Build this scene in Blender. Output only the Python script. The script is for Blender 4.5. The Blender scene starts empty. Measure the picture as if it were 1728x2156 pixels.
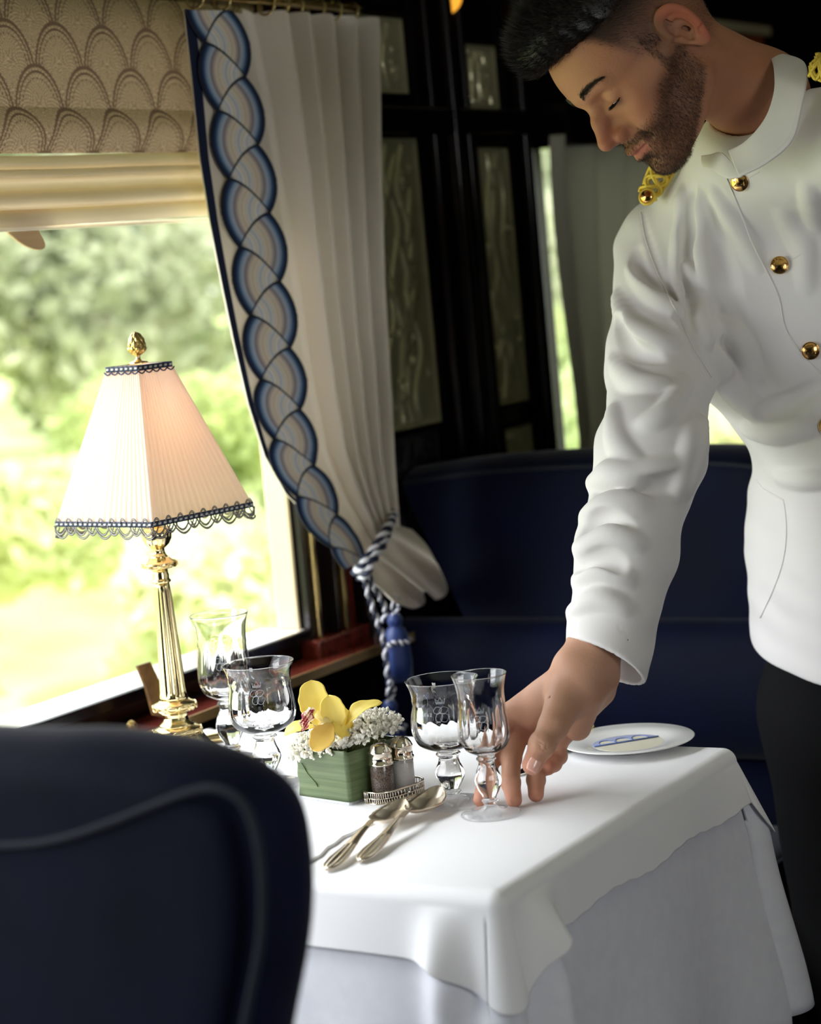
import bpy, math, random
import numpy as np
from mathutils import Vector, Matrix
random.seed(7); RNG=np.random.default_rng(7)
sc=bpy.context.scene; COL=sc.collection
# ------------------------------------------------------------------ camera
FPX=4620.; PITCH=math.radians(-6.42); ROLL=math.radians(-5.28); YAW=math.radians(30.9); CZ=1.295
def _basis():
    cp,sp=math.cos(PITCH),math.sin(PITCH)
    f=np.array([0,cp,sp]);u=np.array([0,-sp,cp]);r=np.array([1.,0,0])
    c,s=math.cos(ROLL),math.sin(ROLL)
    r2=c*r+s*u;u2=-s*r+c*u
    M=np.array([[math.cos(YAW),-math.sin(YAW),0],[math.sin(YAW),math.cos(YAW),0],[0,0,1]])
    return M@r2,M@u2,M@f
CR,CU,CF=_basis(); CO=np.array([0,0,CZ])
cam=bpy.data.cameras.new('camera'); camo=bpy.data.objects.new('camera',cam); COL.objects.link(camo)
camo.matrix_world=Matrix(((CR[0],CU[0],-CF[0],0),(CR[1],CU[1],-CF[1],0),(CR[2],CU[2],-CF[2],CZ),(0,0,0,1)))
cam.sensor_fit='VERTICAL'; cam.sensor_height=36.; cam.lens=FPX/2156*36.
cam.clip_start=.05; cam.clip_end=300
cam.dof.use_dof=True; cam.dof.focus_distance=2.24; cam.dof.aperture_fstop=4.6
sc.camera=camo
sc.view_settings.view_transform='Standard'; sc.view_settings.look='None'; sc.view_settings.gamma=1
sc.view_settings.exposure=0.0
# world: bright hazy sky
w=bpy.data.worlds.new('sky'); sc.world=w; w.use_nodes=True
nt=w.node_tree; bg=nt.nodes['Background']; bg.inputs[0].default_value=(.86,.93,1,1); bg.inputs[1].default_value=3.0
def lamp(name,kind,loc,target,energy,color=(1,1,1),**k):
    l=bpy.data.lights.new(name,kind); l.energy=energy; l.color=color
    for a,b in k.items(): setattr(l,a,b)
    o=bpy.data.objects.new(name,l); COL.objects.link(o); o.location=loc
    d=Vector(target)-Vector(loc); o.rotation_euler=d.to_track_quat('-Z','Y').to_euler(); return o
lamp('sun','SUN',(5,0,8),(0,3.5,0),6.5,(1,.96,.88),angle=math.radians(2))
# daylight arriving at the windows (sky patches outside the glass), then an added jacket fill
lamp('daylight_window_left','AREA',(-3.3,1.6,3.2),(-1.3,1.9,.8),275,(.95,.98,1),shape='RECTANGLE',size=3.2,size_y=1.8)
lamp('daylight_window_right','AREA',(1.6,.42,1.5),(-.85,2.0,1.35),16,(1,.97,.93),shape='RECTANGLE',size=.8,size_y=.8)
lamp('daylight_fill_left_rear','AREA',(-3.3,-.9,1.9),(-.9,2.0,1.15),74,(.97,.98,1),shape='RECTANGLE',size=1.6,size_y=1.4)  # extra fill added to brighten the jacket, face and cloth front
# ------------------------------------------------------------------ pixel helpers (layout only)
def ray(x,y):
    d=(x-864)*CR-(y-1078)*CU+FPX*CF; return d/np.linalg.norm(d)
def onz(x,y,z): d=ray(x,y); return CO+d*(z-CZ)/d[2]
def onx(x,y,X): d=ray(x,y); return CO+d*X/d[0]
def ony(x,y,Y): d=ray(x,y); return CO+d*Y/d[1]
def P(x,y,D): d=ray(x,y); return CO+d*D/(d@CF)
def pj(p):
    v=np.asarray(p,float)-CO; z=v@CF; return np.array([864+FPX*(v@CR)/z,1078-FPX*(v@CU)/z,z])
# ------------------------------------------------------------------ objects
def tag(o,label=None,cat=None,group=None,kind=None):
    if label: o['label']=label
    if cat: o['category']=cat
    if group: o['group']=group
    if kind: o['kind']=kind
    return o
def empty(name,loc=(0,0,0),label=None,cat=None,group=None,rz=0):
    o=bpy.data.objects.new(name,None); COL.objects.link(o); o.location=loc; o.rotation_euler=(0,0,rz)
    o.empty_display_size=.02
    return tag(o,label,cat,group)
def link(name,me,mat=None,parent=None,smooth=True):
    o=bpy.data.objects.new(name,me); COL.objects.link(o)
    if mat: me.materials.append(mat)
    if smooth: me.polygons.foreach_set('use_smooth',[True]*len(me.polygons))
    if parent: 
        o.parent=parent
        o.matrix_parent_inverse=parent_world(parent).inverted()
    return o
def parent_world(p):
    m=Matrix.Translation(p.location) @ p.rotation_euler.to_matrix().to_4x4()
    if p.parent: m=parent_world(p.parent)@p.matrix_parent_inverse@m
    return m
class MB:
    def __init__(s): s.v=[];s.f=[];s.n=0
    def add(s,v,f):
        v=np.asarray(v,float).reshape(-1,3); s.v.append(v); s.f+= [tuple(int(i)+s.n for i in q) for q in f]; s.n+=len(v); return s
    def box(s,a,b,bev=0):
        x0,y0,z0=a;x1,y1,z1=b
        v=[(x0,y0,z0),(x1,y0,z0),(x1,y1,z0),(x0,y1,z0),(x0,y0,z1),(x1,y0,z1),(x1,y1,z1),(x0,y1,z1)]
        return s.add(v,[(3,2,1,0),(4,5,6,7),(0,1,5,4),(1,2,6,5),(2,3,7,6),(3,0,4,7)])
    def grid(s,A,closeu=False,closev=False):
        A=np.asarray(A); n,m=A.shape[:2]; f=[]
        for i in range(n-(0 if closeu else 1)):
            for j in range(m-(0 if closev else 1)):
                a=i*m+j;b=i*m+(j+1)%m;c=((i+1)%n)*m+(j+1)%m;d=((i+1)%n)*m+j
                f.append((a,b,c,d))
        return s.add(A.reshape(-1,3),f)
    def lathe(s,prof,c=(0,0,0),n=40,mod=None,cap=True):
        # prof list of (r,z); mod(theta,r,z)->r
        th=np.linspace(0,2*np.pi,n,endpoint=False); A=np.zeros((len(prof),n,3))
        for i,(r,z) in enumerate(prof):
            rr=mod(th,r,z) if mod else r
            A[i,:,0]=c[0]+rr*np.cos(th);A[i,:,1]=c[1]+rr*np.sin(th);A[i,:,2]=c[2]+z
        k=s.n; s.grid(A,closev=True)
        if cap:
            if prof[0][0]>1e-5: s.f.append(tuple(k+j for j in range(n))[::-1])
            if prof[-1][0]>1e-5: s.f.append(tuple(k+(len(prof)-1)*n+j for j in range(n)))
        return s
    def tube(s,pts,r,n=8,closed=False,cap=True):
        pts=np.asarray(pts,float); m=len(pts); r=np.broadcast_to(r,(m,))
        if closed: T=np.roll(pts,-1,0)-np.roll(pts,1,0)
        else: T=np.gradient(pts,axis=0)
        T/=np.linalg.norm(T,axis=1)[:,None]+1e-12
        up=np.array([0,0,1.]) if abs(T[0][2])<.9 else np.array([1.,0,0])
        N=np.cross(T[0],up);N/=np.linalg.norm(N); A=np.zeros((m,n,3)); th=np.linspace(0,2*np.pi,n,endpoint=False)
        for i in range(m):
            N=N-T[i]*(N@T[i]);N/=np.linalg.norm(N)+1e-12;B=np.cross(T[i],N)
            A[i]=pts[i]+r[i]*(np.cos(th)[:,None]*N+np.sin(th)[:,None]*B)
        k=s.n; s.grid(A,closeu=closed,closev=True)
        if cap and not closed:
            s.f.append(tuple(k+j for j in range(n))[::-1]); s.f.append(tuple(k+(m-1)*n+j for j in range(n)))
        return s
    def prism(s,poly,dirv):
        poly=np.asarray(poly,float); n=len(poly); d=np.asarray(dirv,float)
        f=[tuple(range(n)),tuple(range(2*n-1,n-1,-1))]+[(i,i+n,(i+1)%n+n,(i+1)%n) for i in range(n)]
        return s.add(np.vstack([poly,poly+d]),f)
    def sphere(s,c,r,n=16,m=10,sc_=(1,1,1)):
        ph=np.linspace(-np.pi/2,np.pi/2,m); th=np.linspace(0,2*np.pi,n,endpoint=False)
        A=np.zeros((m,n,3))
        A[...,0]=c[0]+r*sc_[0]*np.cos(ph)[:,None]*np.cos(th);A[...,1]=c[1]+r*sc_[1]*np.cos(ph)[:,None]*np.sin(th);A[...,2]=c[2]+(r*sc_[2]*np.sin(ph))[:,None]
        return s.grid(A,closev=True)
    def build(s,name,mat=None,parent=None,smooth=True,bevel=0,col=None,local=None):
        me=bpy.data.meshes.new(name); V=np.vstack(s.v)
        if local is not None: V=V-np.asarray(local)
        me.from_pydata(V.tolist(),[],s.f); me.update()
        if col is not None: setcol(me,col)
        o=link(name,me,mat,parent,smooth)
        if local is not None and parent is None: o.location=local
        if bevel:
            b=o.modifiers.new('bevel','BEVEL'); b.width=bevel; b.segments=2; b.limit_method='ANGLE'
        return o
def setcol(me,col):
    a=me.color_attributes.new('Col','FLOAT_COLOR','POINT')
    c=np.ones((len(me.vertices),4),np.float32); c[:,:3]=col; a.data.foreach_set('color',c.ravel())
def autosmooth(o,ang=40):
    me=o.data
    try: me.set_sharp_from_angle(angle=math.radians(ang))
    except Exception: pass
    return o
def catmull(pts,n=10,closed=False):
    p=np.asarray(pts,float); out=[]; m=len(p)
    rng_=range(m if closed else m-1)
    for i in rng_:
        g=(lambda k:p[k%m]) if closed else (lambda k:p[min(max(k,0),m-1)])
        p0,p1,p2,p3=g(i-1),g(i),g(i+1),g(i+2)
        for t in np.linspace(0,1,n,endpoint=False):
            out.append(.5*((2*p1)+(-p0+p2)*t+(2*p0-5*p1+4*p2-p3)*t*t+(-p0+3*p1-3*p2+p3)*t**3))
    if not closed: out.append(p[-1])
    return np.array(out)
def srgb(r,g,b):
    f=lambda c:(c/255/12.92) if c/255<=.04045 else ((c/255+.055)/1.055)**2.4
    return (f(r),f(g),f(b))
# ------------------------------------------------------------------ materials
def mat(name,col=(.8,.8,.8),rough=.5,metal=0,spec=.5,bump=None,vcol=False,noise=None,sheen=0,trans=0,sss=0,coat=0,emis=None,ior=None,transl=0):
    m=bpy.data.materials.new(name); m.use_nodes=True; nt=m.node_tree; b=nt.nodes['Principled BSDF']; N=nt.nodes.new; L=nt.links.new
    b.inputs['Base Color'].default_value=(*col,1); b.inputs['Roughness'].default_value=rough; b.inputs['Metallic'].default_value=metal
    b.inputs['Specular IOR Level'].default_value=spec
    if ior: b.inputs['IOR'].default_value=ior
    b.inputs['Transmission Weight'].default_value=trans
    if sheen: b.inputs['Sheen Weight'].default_value=sheen; b.inputs['Sheen Roughness'].default_value=.4
    if coat: b.inputs['Coat Weight'].default_value=coat; b.inputs['Coat Roughness'].default_value=.05
    if sss: 
        b.inputs['Subsurface Weight'].default_value=sss; b.inputs['Subsurface Scale'].default_value=.01; b.inputs['Subsurface Radius'].default_value=(1,.35,.2)
    tc=N('ShaderNodeTexCoord')
    csrc=None
    if vcol:
        a=N('ShaderNodeAttribute'); a.attribute_name='Col'; csrc=a.outputs['Color']
    if noise:  # (scale tuple or float, color2, contrast)
        s_,c2,ct=noise
        mp=N('ShaderNodeMapping'); L(tc.outputs['Object'],mp.inputs[0]); mp.inputs['Scale'].default_value=s_ if isinstance(s_,tuple) else (s_,)*3
        n=N('ShaderNodeTexNoise'); L(mp.outputs[0],n.inputs['Vector']); n.inputs['Scale'].default_value=1; n.inputs['Detail'].default_value=6
        r=N('ShaderNodeMapRange'); L(n.outputs[0],r.inputs[0]); r.inputs[1].default_value=.5-ct; r.inputs[2].default_value=.5+ct
        mx=N('ShaderNodeMix'); mx.data_type='RGBA'; L(r.outputs[0],mx.inputs[0]); mx.inputs[7].default_value=(*c2,1)
        if csrc: L(csrc,mx.inputs[6])
        else: mx.inputs[6].default_value=(*col,1)
        csrc=mx.outputs[2]
    if csrc: L(csrc,b.inputs['Base Color'])
    if bump:  # (scale, strength, dist)
        s_,st,di=bump
        mp=N('ShaderNodeMapping'); L(tc.outputs['Object'],mp.inputs[0]); mp.inputs['Scale'].default_value=s_ if isinstance(s_,tuple) else (s_,)*3
        n=N('ShaderNodeTexNoise'); L(mp.outputs[0],n.inputs['Vector']); n.inputs['Scale'].default_value=1; n.inputs['Detail'].default_value=4
        bp=N('ShaderNodeBump'); bp.inputs['Strength'].default_value=st; bp.inputs['Distance'].default_value=di
        L(n.outputs[0],bp.inputs['Height']); L(bp.outputs[0],b.inputs['Normal'])
    if emis: b.inputs['Emission Color'].default_value=(*emis[0],1); b.inputs['Emission Strength'].default_value=emis[1]
    if transl:
        t=N('ShaderNodeBsdfTranslucent'); mx=N('ShaderNodeMixShader'); mx.inputs[0].default_value=transl
        if csrc: L(csrc,t.inputs[0])
        else: t.inputs[0].default_value=(*col,1)
        L(b.outputs[0],mx.inputs[1]); L(t.outputs[0],mx.inputs[2]); L(mx.outputs[0],nt.nodes['Material Output'].inputs[0])
    return m
def pane_mat():
    m=bpy.data.materials.new('window_glass'); m.use_nodes=True; nt=m.node_tree; nt.nodes.remove(nt.nodes['Principled BSDF'])
    t=nt.nodes.new('ShaderNodeBsdfTransparent'); g=nt.nodes.new('ShaderNodeBsdfGlossy'); g.inputs['Roughness'].default_value=.02
    fr=nt.nodes.new('ShaderNodeLayerWeight'); fr.inputs[0].default_value=.5; pw=nt.nodes.new('ShaderNodeMath'); pw.operation='POWER'; pw.inputs[1].default_value=5; nt.links.new(fr.outputs[1],pw.inputs[0]); mx=nt.nodes.new('ShaderNodeMixShader')
    nt.links.new(pw.outputs[0],mx.inputs[0]); nt.links.new(t.outputs[0],mx.inputs[1]); nt.links.new(g.outputs[0],mx.inputs[2]); nt.links.new(mx.outputs[0],nt.nodes['Material Output'].inputs[0]); return m
M={}
M['mahog']=mat('dark_mahogany',srgb(24,14,13),.22,noise=((3,60,6),srgb(13,9,10),.25),coat=.08,spec=.2)
M['redwood']=mat('red_mahogany',srgb(104,40,28),.2,noise=((8,90,20),srgb(70,26,20),.25),coat=.4)
M['brass']=mat('brass',srgb(222,200,140),.24,1)
M['lampbrass']=mat('polished_brass',srgb(240,220,165),.16,1)
M['oldbrass']=mat('pinecone_brass',srgb(205,178,112),.28,1)
M['gold']=mat('gold',srgb(230,180,110),.18,1)
M['bullion']=mat('gold_bullion_cord',srgb(226,196,80),.42,.55,bump=(900,.8,.001))
M['silver']=mat('silver',srgb(225,215,200),.14,1)
M['cream']=mat('cream_paint',srgb(206,192,158),.4)
M['ceiling']=mat('ivory_ceiling',srgb(232,226,210),.6)
M['oldgold']=mat('dull_gold_line',srgb(170,140,90),.4,.6)
M['sill']=mat('sill_pale_reflection',srgb(238,232,216),.15,coat=.5)  # pale colour stands in for the outdoors reflected along the sill
M['linen']=mat('white_table_linen',srgb(238,238,240),.75,bump=(900,.12,.0006),sheen=.15)
M['damask']=mat('white_damask_linen',srgb(226,227,234),.7,noise=(60,srgb(222,223,231),.12),bump=(900,.12,.0006))
M['jacket']=mat('white_cotton_drill',srgb(227,224,222),.7,bump=(700,.1,.0005),sheen=.1)
M['velvet']=mat('navy_velvet',srgb(13,17,42),.75,noise=(14,srgb(9,12,32),.2),sheen=.12,spec=.1)
M['piping']=mat('slate_blue_piping',srgb(23,29,42),.85)
M['seat']=mat('royal_blue_velvet',srgb(7,15,48),.7,noise=(9,srgb(5,10,32),.2),sheen=.15,spec=.15)
M['glass']=mat('drinking_glass',(1,1,1),0,trans=1,ior=1.40)
M['vase']=mat('vase_glass',(.93,.98,.97),.02,trans=1,ior=1.45)
M['pane']=pane_mat()
M['curtain']=mat('cream_curtain_cloth',srgb(242,234,222),.8,bump=((900,900,900),.15,.0008),transl=.18)
M['greycurtain']=mat('grey_green_curtain_cloth',srgb(204,202,190),.8,transl=.22)
M['blind']=mat('patterned_blind_cloth',vcol=True,rough=.8,transl=.16)
M['blindlow']=mat('cream_blind_lining',srgb(212,194,158),.7,bump=((20,300,300),.2,.001),transl=.12)
M['tab']=mat('tan_wood_tab',srgb(206,178,138),.45,noise=((8,12,160),srgb(190,160,120),.2))
M['navy']=mat('navy_ribbon',srgb(24,34,62),.6)
M['embro']=mat('embroidered_thread',vcol=True,rough=.6,bump=(1500,.3,.0005))
M['shade']=mat('ivory_silk_pleats',srgb(250,238,228),.6,transl=.58)
M['cordtrim']=mat('navy_white_gimp',vcol=True,rough=.7)
M['skin']=mat('skin',vcol=True,rough=.55,sss=.10,spec=.3,bump=(420,.35,.0008))
M['hair']=mat('black_hair',srgb(22,17,15),.42)
M['stub']=mat('dark_brown_beard_hair',srgb(66,46,34),.7)
M['lash']=mat('black_lash',srgb(14,10,10),.5)
M['black']=mat('black_trouser_cloth',srgb(9,9,11),.9,spec=.2)
M['leather']=mat('black_leather',srgb(14,13,13),.3)
M['leaf']=mat('dark_green_wrap_leaf',srgb(66,84,48),.42,noise=((6,6,260),srgb(100,114,76),.2),bump=((6,6,420),.35,.0008))
M['stem']=mat('green_stem',srgb(140,150,80),.6)
M['petal']=mat('yellow_orchid_petal',vcol=True,rough=.5,transl=.3)
M['gyp']=mat('white_gypsophila',srgb(250,248,238),.7,transl=.25)
M['pepper']=mat('ground_pepper',srgb(60,52,50),.9,noise=(900,srgb(150,130,115),.12))
M['salt']=mat('salt_grains',srgb(238,236,234),.8)
M['spoon']=mat('pale_silver_plate',srgb(240,228,208),.27,1)  # paler and rougher than the other silver so the bowls pick up light
M['china']=mat('white_china',srgb(240,240,238),.12,coat=.6)
M['chinac']=mat('cream_china_glaze',srgb(232,228,206),.15)
M['chinab']=mat('blue_china_paint',srgb(96,116,172),.2)
M['chinal']=mat('pale_blue_china_paint',srgb(176,184,218),.2)
M['relief']=mat('silvered_relief_glass',srgb(200,196,158),.25,.45)
M['darkglass']=mat('dark_smoked_glass',srgb(46,48,50),.12,.3)
M['carpet']=mat('dark_blue_carpet',srgb(20,24,44),.95,noise=(40,srgb(40,34,40),.1))
M['grass']=mat('meadow_grass',srgb(160,182,104),.9,noise=(1.2,srgb(214,218,148),.2))
M['bush']=mat('pale_leaves',srgb(216,222,172),.6,transl=.45,noise=(1.6,srgb(242,242,205),.14))
M['bush2']=mat('mid_green_leaves',srgb(182,198,138),.6,transl=.45,noise=(1.6,srgb(226,232,170),.14))
M['tree']=mat('grey_green_leaves',srgb(150,160,126),.6,transl=.4,noise=(.9,srgb(220,222,190),.16))
M['bark']=mat('pale_bark',srgb(190,184,160),.8,noise=(9,srgb(140,132,110),.2))
M['bulb']=mat('amber_bulb',srgb(255,180,60),.4,emis=(srgb(255,176,58),1.1))
M['copper']=mat('copper',srgb(170,100,60),.3,1)
M['card']=mat('brown_leather_card',srgb(132,98,50),.5,noise=(60,srgb(96,68,36),.2))
M['etch']=mat('etched_frost',srgb(235,240,245),.6)
M['orange']=mat('burnt_orange_lacquer',srgb(160,78,30),.3)
M['tassel']=mat('navy_tassel_silk',srgb(22,46,104),.5,sheen=.4)
M['rope']=mat('twisted_rope',vcol=True,rough=.6)
# ================================================================== SETTING
WX=-1.66
def struct(o): o['kind']='structure'; return o
# left wall pieces around window openings: window_1 y .55..2.46, window_2 y 3.26..4.75 (z .82..1.64)
W1=(.35,2.46); W2=(3.30,4.75); ZS=.815; ZT=1.66
wl=MB()
wl.box((WX-.038,-2.5,0),(WX,6,ZS-.01)); wl.box((WX-.038,-2.5,ZT),(WX,6,2.25))
for a,b in ((-2.5,-1.3),(-.1,W1[0]),(W1[1],W2[0]),(W2[1],6)): wl.box((WX-.038,a,ZS-.01),(WX,b,ZT))
struct(wl.build('wall_left',M['mahog'],smooth=False))
wr=MB(); wr.box((1.2,-2.5,0),(1.32,6,.8)); wr.box((1.2,-2.5,1.75),(1.32,6,2.25))
for a,b in ((-2.5,0.0),(.85,6)): wr.box((1.2,a,.8),(1.32,b,1.75))
struct(wr.build('wall_right',M['mahog'],smooth=False))
struct(MB().box((-1.8,6,0),(1.32,6.1,2.25)).build('wall_back',M['mahog'],smooth=False))
struct(MB().box((-1.8,-2.6,0),(1.32,-2.5,2.25)).build('wall_front',M['mahog'],smooth=False))
struct(MB().box((-1.8,-2.6,-.1),(1.32,6.1,0)).build('floor',M['carpet'],smooth=False))
struct(MB().box((-1.8,-2.6,2.25),(1.32,6.1,2.35)).build('ceiling',M['ceiling'],smooth=False))
# --- window_1
def window(name,y0,y1,side=True):
    r=empty(name,(WX,(y0+y1)/2,ZS)); r['kind']='structure'
    MB().box((WX-.037,y0,ZS),(WX-.034,y1,ZT)).build('pane',M['pane'],r,False)
    MB().box((WX-.07,y0,ZS-.012),(WX+.006,y1,ZS)).build('window_sill',M['sill'],r,False,bevel=.002)
    fr=MB(); fr.box((WX-.038,y1-.006,ZS),(WX-.002,y1,ZT)); fr.box((WX-.038,y0,ZS),(WX-.002,y0+.006,ZT))
    fr.build('window_frame',M['cream'],r,False,bevel=.002)
    return r
w1=window('window_1',*W1); window('window_2',*W2)
struct(w1)
r=empty('window_3',(1.26,.85,.8)); r['kind']='structure'
MB().box((1.25,0,.8),(1.256,.85,1.75)).build('pane',M['pane'],r,False)
# fluted brass and mahogany casing on the right side of window_1
cs=empty('trim_1',(WX,2.5,.8)); cs['kind']='structure'
for y,wd,m,d in ((2.462,.010,'mahog',.012),(2.474,.010,'brass',.018),(2.488,.018,'mahog',.010),(2.512,.008,'mahog',.026),(2.526,.010,'brass',.016),(2.541,.009,'brass',.020),(2.556,.022,'redwood',.012)):
    MB().box((WX,y,.80),(WX+d,y+wd,ZT)).build('brass_strip' if m=='brass' else 'wood_strip',M[m],cs,False,bevel=.0015)
MB().box((WX-.0,2.45,.775),(WX+.03,2.585,.80)).build('plinth_block',M['redwood'],cs,False,bevel=.003)
# ledge (red mahogany shelf) below the sill
struct(MB().box((WX,-1.2,.762),(WX+.066,2.64,.776)).build('trim_2',M['redwood'],smooth=False,bevel=.003))
struct(MB().box((WX+.066,-1.2,.764),(WX+.068,2.64,.7770)).build('trim_3',M['oldgold'],smooth=False))
struct(MB().box((WX,-2.4,.800),(WX+.012,2.46,.8149)).build('trim_4',M['mahog'],smooth=False,bevel=.002))
# header board over the blind
struct(MB().box((WX,-2.4,1.645),(WX+.06,2.66,1.9)).build('trim_5',M['mahog'],smooth=False,bevel=.004))
# small brass knob under the sill and card behind the lamp
k=onx(262,1532,WX+.012)
kb=MB(); pr=[(.0,.016),(.006,.0158),(.0095,.012),(.010,.008),(.007,.004),(.0045,.0),(.0045,-.004)]
th=np.linspace(0,2*np.pi,24,endpoint=False); A=np.array([[ (k[0]+z, k[1]+r_*np.cos(t), k[2]+r_*np.sin(t)) for t in th] for r_,z in pr]); kb.grid(A,closev=True)
tag(kb.build('window_catch_knob',M['brass']),'small round brass knob on dark panel below window sill, left of lamp','knob')
# --- pier between the windows: relief glass panels in the dark lacquer, and mouldings
def relief(y0,y1,z0,z1,seed,name='relief_panel',dense=1.0,parent=None,label=None,mt='relief'):
    n=90;m=max(20,int(90*(z1-z0)/(y1-y0))); m=min(m,420)
    ys=np.linspace(0,1,n);zs=np.linspace(0,1,m); Y,Z=np.meshgrid(ys,zs,indexing='ij')
    wy=(y1-y0);hz=(z1-z0); H=np.zeros_like(Y); g=np.random.default_rng(seed)
    # generic bunches of round fruit, hanging leaves and draped stems
    for i in range(int(70*dense*hz/.6)+8):
        cy,cz=g.uniform(.12,.88),g.uniform(.05,.95); rr=g.uniform(.004,.008)
        d2=((Y-cy)*wy)**2+((Z-cz)*hz)**2; H=np.maximum(H,np.sqrt(np.clip(rr*rr-d2,0,None))*.9)
    for i in range(int(16*dense*hz/.6)+2):
        cy,cz=g.uniform(.15,.85),g.uniform(.05,.95); a=g.uniform(-.7,.7)+np.pi/2
        ly,lz=(Y-cy)*wy,(Z-cz)*hz; s_=ly*np.cos(a)+lz*np.sin(a); t_=-ly*np.sin(a)+lz*np.cos(a)
        L_=g.uniform(.02,.06);Wd=g.uniform(.006,.012); q=1-(s_/L_)**2-(t_/Wd)**2
        H=np.maximum(H,np.sqrt(np.clip(q,0,None))*.006)
    for i in range(3):
        ph=g.uniform(0,6); c=.3+.2*i+.08*np.sin(Z*hz*40+ph); q=1-(((Y-c)*wy)/.005)**2; H=np.maximum(H,np.sqrt(np.clip(q,0,None))*.005)
    edge=np.minimum(np.minimum(Y,1-Y)*wy,np.minimum(Z,1-Z)*hz); H*=np.clip((edge-.006)/.004,0,1); H+=.003*(edge<.004)
    A=np.stack([WX+.006+H,y0+Y*wy,z0+Z*hz],-1)
    mb=MB(); mb.grid(A)
    fr=parent
    o=mb.build(name,M[mt],fr); return o
def panel(y0,y1,z0,z1,seed,label,mt='relief',dense=1):
    r=empty('relief_glass_panel',(WX,(y0+y1)/2,z0),label,'glass panel')
    relief(y0,y1,z0,z1,seed,'relief_glass',dense,r,mt=mt)
    fb=MB(); t=.006
    for a,b in (((y0-t,z0-t),(y1+t,z0)),((y0-t,z1),(y1+t,z1+t)),((y0-t,z0),(y0,z1)),((y1,z0),(y1+t,z1))): fb.box((WX,a[0],a[1]),(WX+.012,b[0],b[1]))
    fb.build('frame',M['mahog'],r,False,bevel=.001); return r
panel(2.70,2.865,1.545,1.655,3,'small square relief glass panel near the ceiling, right beside the cream curtain top')
panel(2.70,2.875,1.055,1.48,11,'tall silvery relief glass panel just right of the cream curtain')
panel(2.68,2.86,.985,1.045,5,'low dark glass panel under the tall relief panel beside the curtain','darkglass',.15)
panel(2.68,2.86,.89,.97,6,'greenish dark bottom glass panel beside the curtain tie-back','darkglass',.3)
panel(3.05,3.15,1.525,1.625,8,'small square relief glass panel left of the waiter\'s hair',dense=.8)
panel(3.06,3.165,1.06,1.465,21,'tall narrow relief glass panel on the dark pier left of the grey curtain')
panel(3.07,3.165,.955,1.02,9,'small relief glass square at the foot of the narrow panel column',dense=.8)
pm=empty('trim_6',(WX,2.95,.8)); pm['kind']='structure'
for y,wd,d in ((2.60,.04,.03),(2.915,.02,.02),(2.955,.03,.035),(3.012,.018,.025),(3.195,.03,.03)):
    A=[];
    for z in (.75,2.2):
        A.append([(WX+d*max(0,math.sin(t))**.6,y+wd/2-wd/2*math.cos(t),z) for t in np.linspace(0,np.pi,14)])
    MB().grid(A).build('moulding',M['mahog'],pm)
MB().box((WX,2.6,1.485),(WX+.03,3.28,1.525)).build('rail',M['mahog'],pm,False,bevel=.004)
MB().box((WX,3.24,1.462),(WX+.085,4.9,1.535)).build('rail',M['mahog'],pm,False,bevel=.004)
MB().box((WX,3.24,1.535),(WX+.02,4.9,1.70)).build('upper_board',M['mahog'],pm,False)
# amber wall lamp at the very top
wlp=empty('wall_lamp',(WX,3.02,1.73),'glowing amber glass wall lamp with copper arm high on the pier, cut by top edge','lamp')
c=P(936,-6,3.36)
MB().sphere(c,.0265,24,14).build('bulb',M['bulb'],wlp)
a=P(884,-30,3.36);b=P(895,26,3.36)
MB().tube(catmull([np.array([WX,a[1],a[2]+.03]),a,(a+b)/2,b],8),[.006]*24+[.003],10).build('arm',M['copper'],wlp)
# panel above the waiter's collar
t=onx(1498,36,WX+.03);t2=onx(1628,36,WX+.03);zb=onx(1560,118,WX+.03)[2]
rp=empty('framed_panel',(WX,t[1],zb),'small framed panel high behind the waiter\'s neck, cream strip above an orange strip','panel')
MB().box((WX,t[1],zb-.01),(WX+.02,t2[1],t[2]+.003)).build('frame',M['mahog'],rp,False)
MB().box((WX+.02,t[1]+.01,t[2]-.022),(WX+.026,t2[1]-.01,t[2]-.003)).build('cream_strip',M['cream'],rp,False)
MB().box((WX+.02,t[1]+.12,zb+.012),(WX+.024,t2[1]-.05,t[2]-.026)).build('orange_strip',M['orange'],rp,False)

# ================================================================== OUTSIDE
gx=np.linspace(-2.2,-26,40); gy=np.linspace(-12,40,60); G=np.array([[(x,y,-1.2+.10*max(0,-x-4)+.12*math.sin(x*.9)*math.cos(y*.7)) for y in gy] for x in gx])
o=MB().grid(G).build('ground',M['grass']); struct(o)
def foliage(name,mt,R,n,leaf,seed,trunk=True,blobs=9):
    g=np.random.default_rng(seed); C=g.normal(0,1,(blobs,3)); C/=np.linalg.norm(C,axis=1)[:,None]; C*=g.uniform(.2,.75,(blobs,1))*np.array(R); rad=g.uniform(.3,.55,blobs)
    v=[];f=[]
    idx=g.integers(0,blobs,n); d=g.normal(0,1,(n,3)); d/=np.linalg.norm(d,axis=1)[:,None]
    p=C[idx]+d*(rad[idx]*np.cbrt(g.uniform(.3,1,n)))[:,None]*np.array(R)*.75
    a=g.normal(0,1,(n,3));a/=np.linalg.norm(a,axis=1)[:,None]; b=np.cross(a,g.normal(0,1,(n,3)));b/=np.linalg.norm(b,axis=1)[:,None]
    s=leaf*g.uniform(.6,1.4,(n,1)); q=np.stack([p-a*s,p-b*s*.5,p+a*s,p+b*s*.5],1)
    mb=MB(); mb.add(q.reshape(-1,3),[(4*i,4*i+1,4*i+2,4*i+3) for i in range(n)])
    me=bpy.data.meshes.new(name); me.from_pydata(np.vstack(mb.v).tolist(),[],mb.f); me.materials.append(M[mt]); return me
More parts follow.
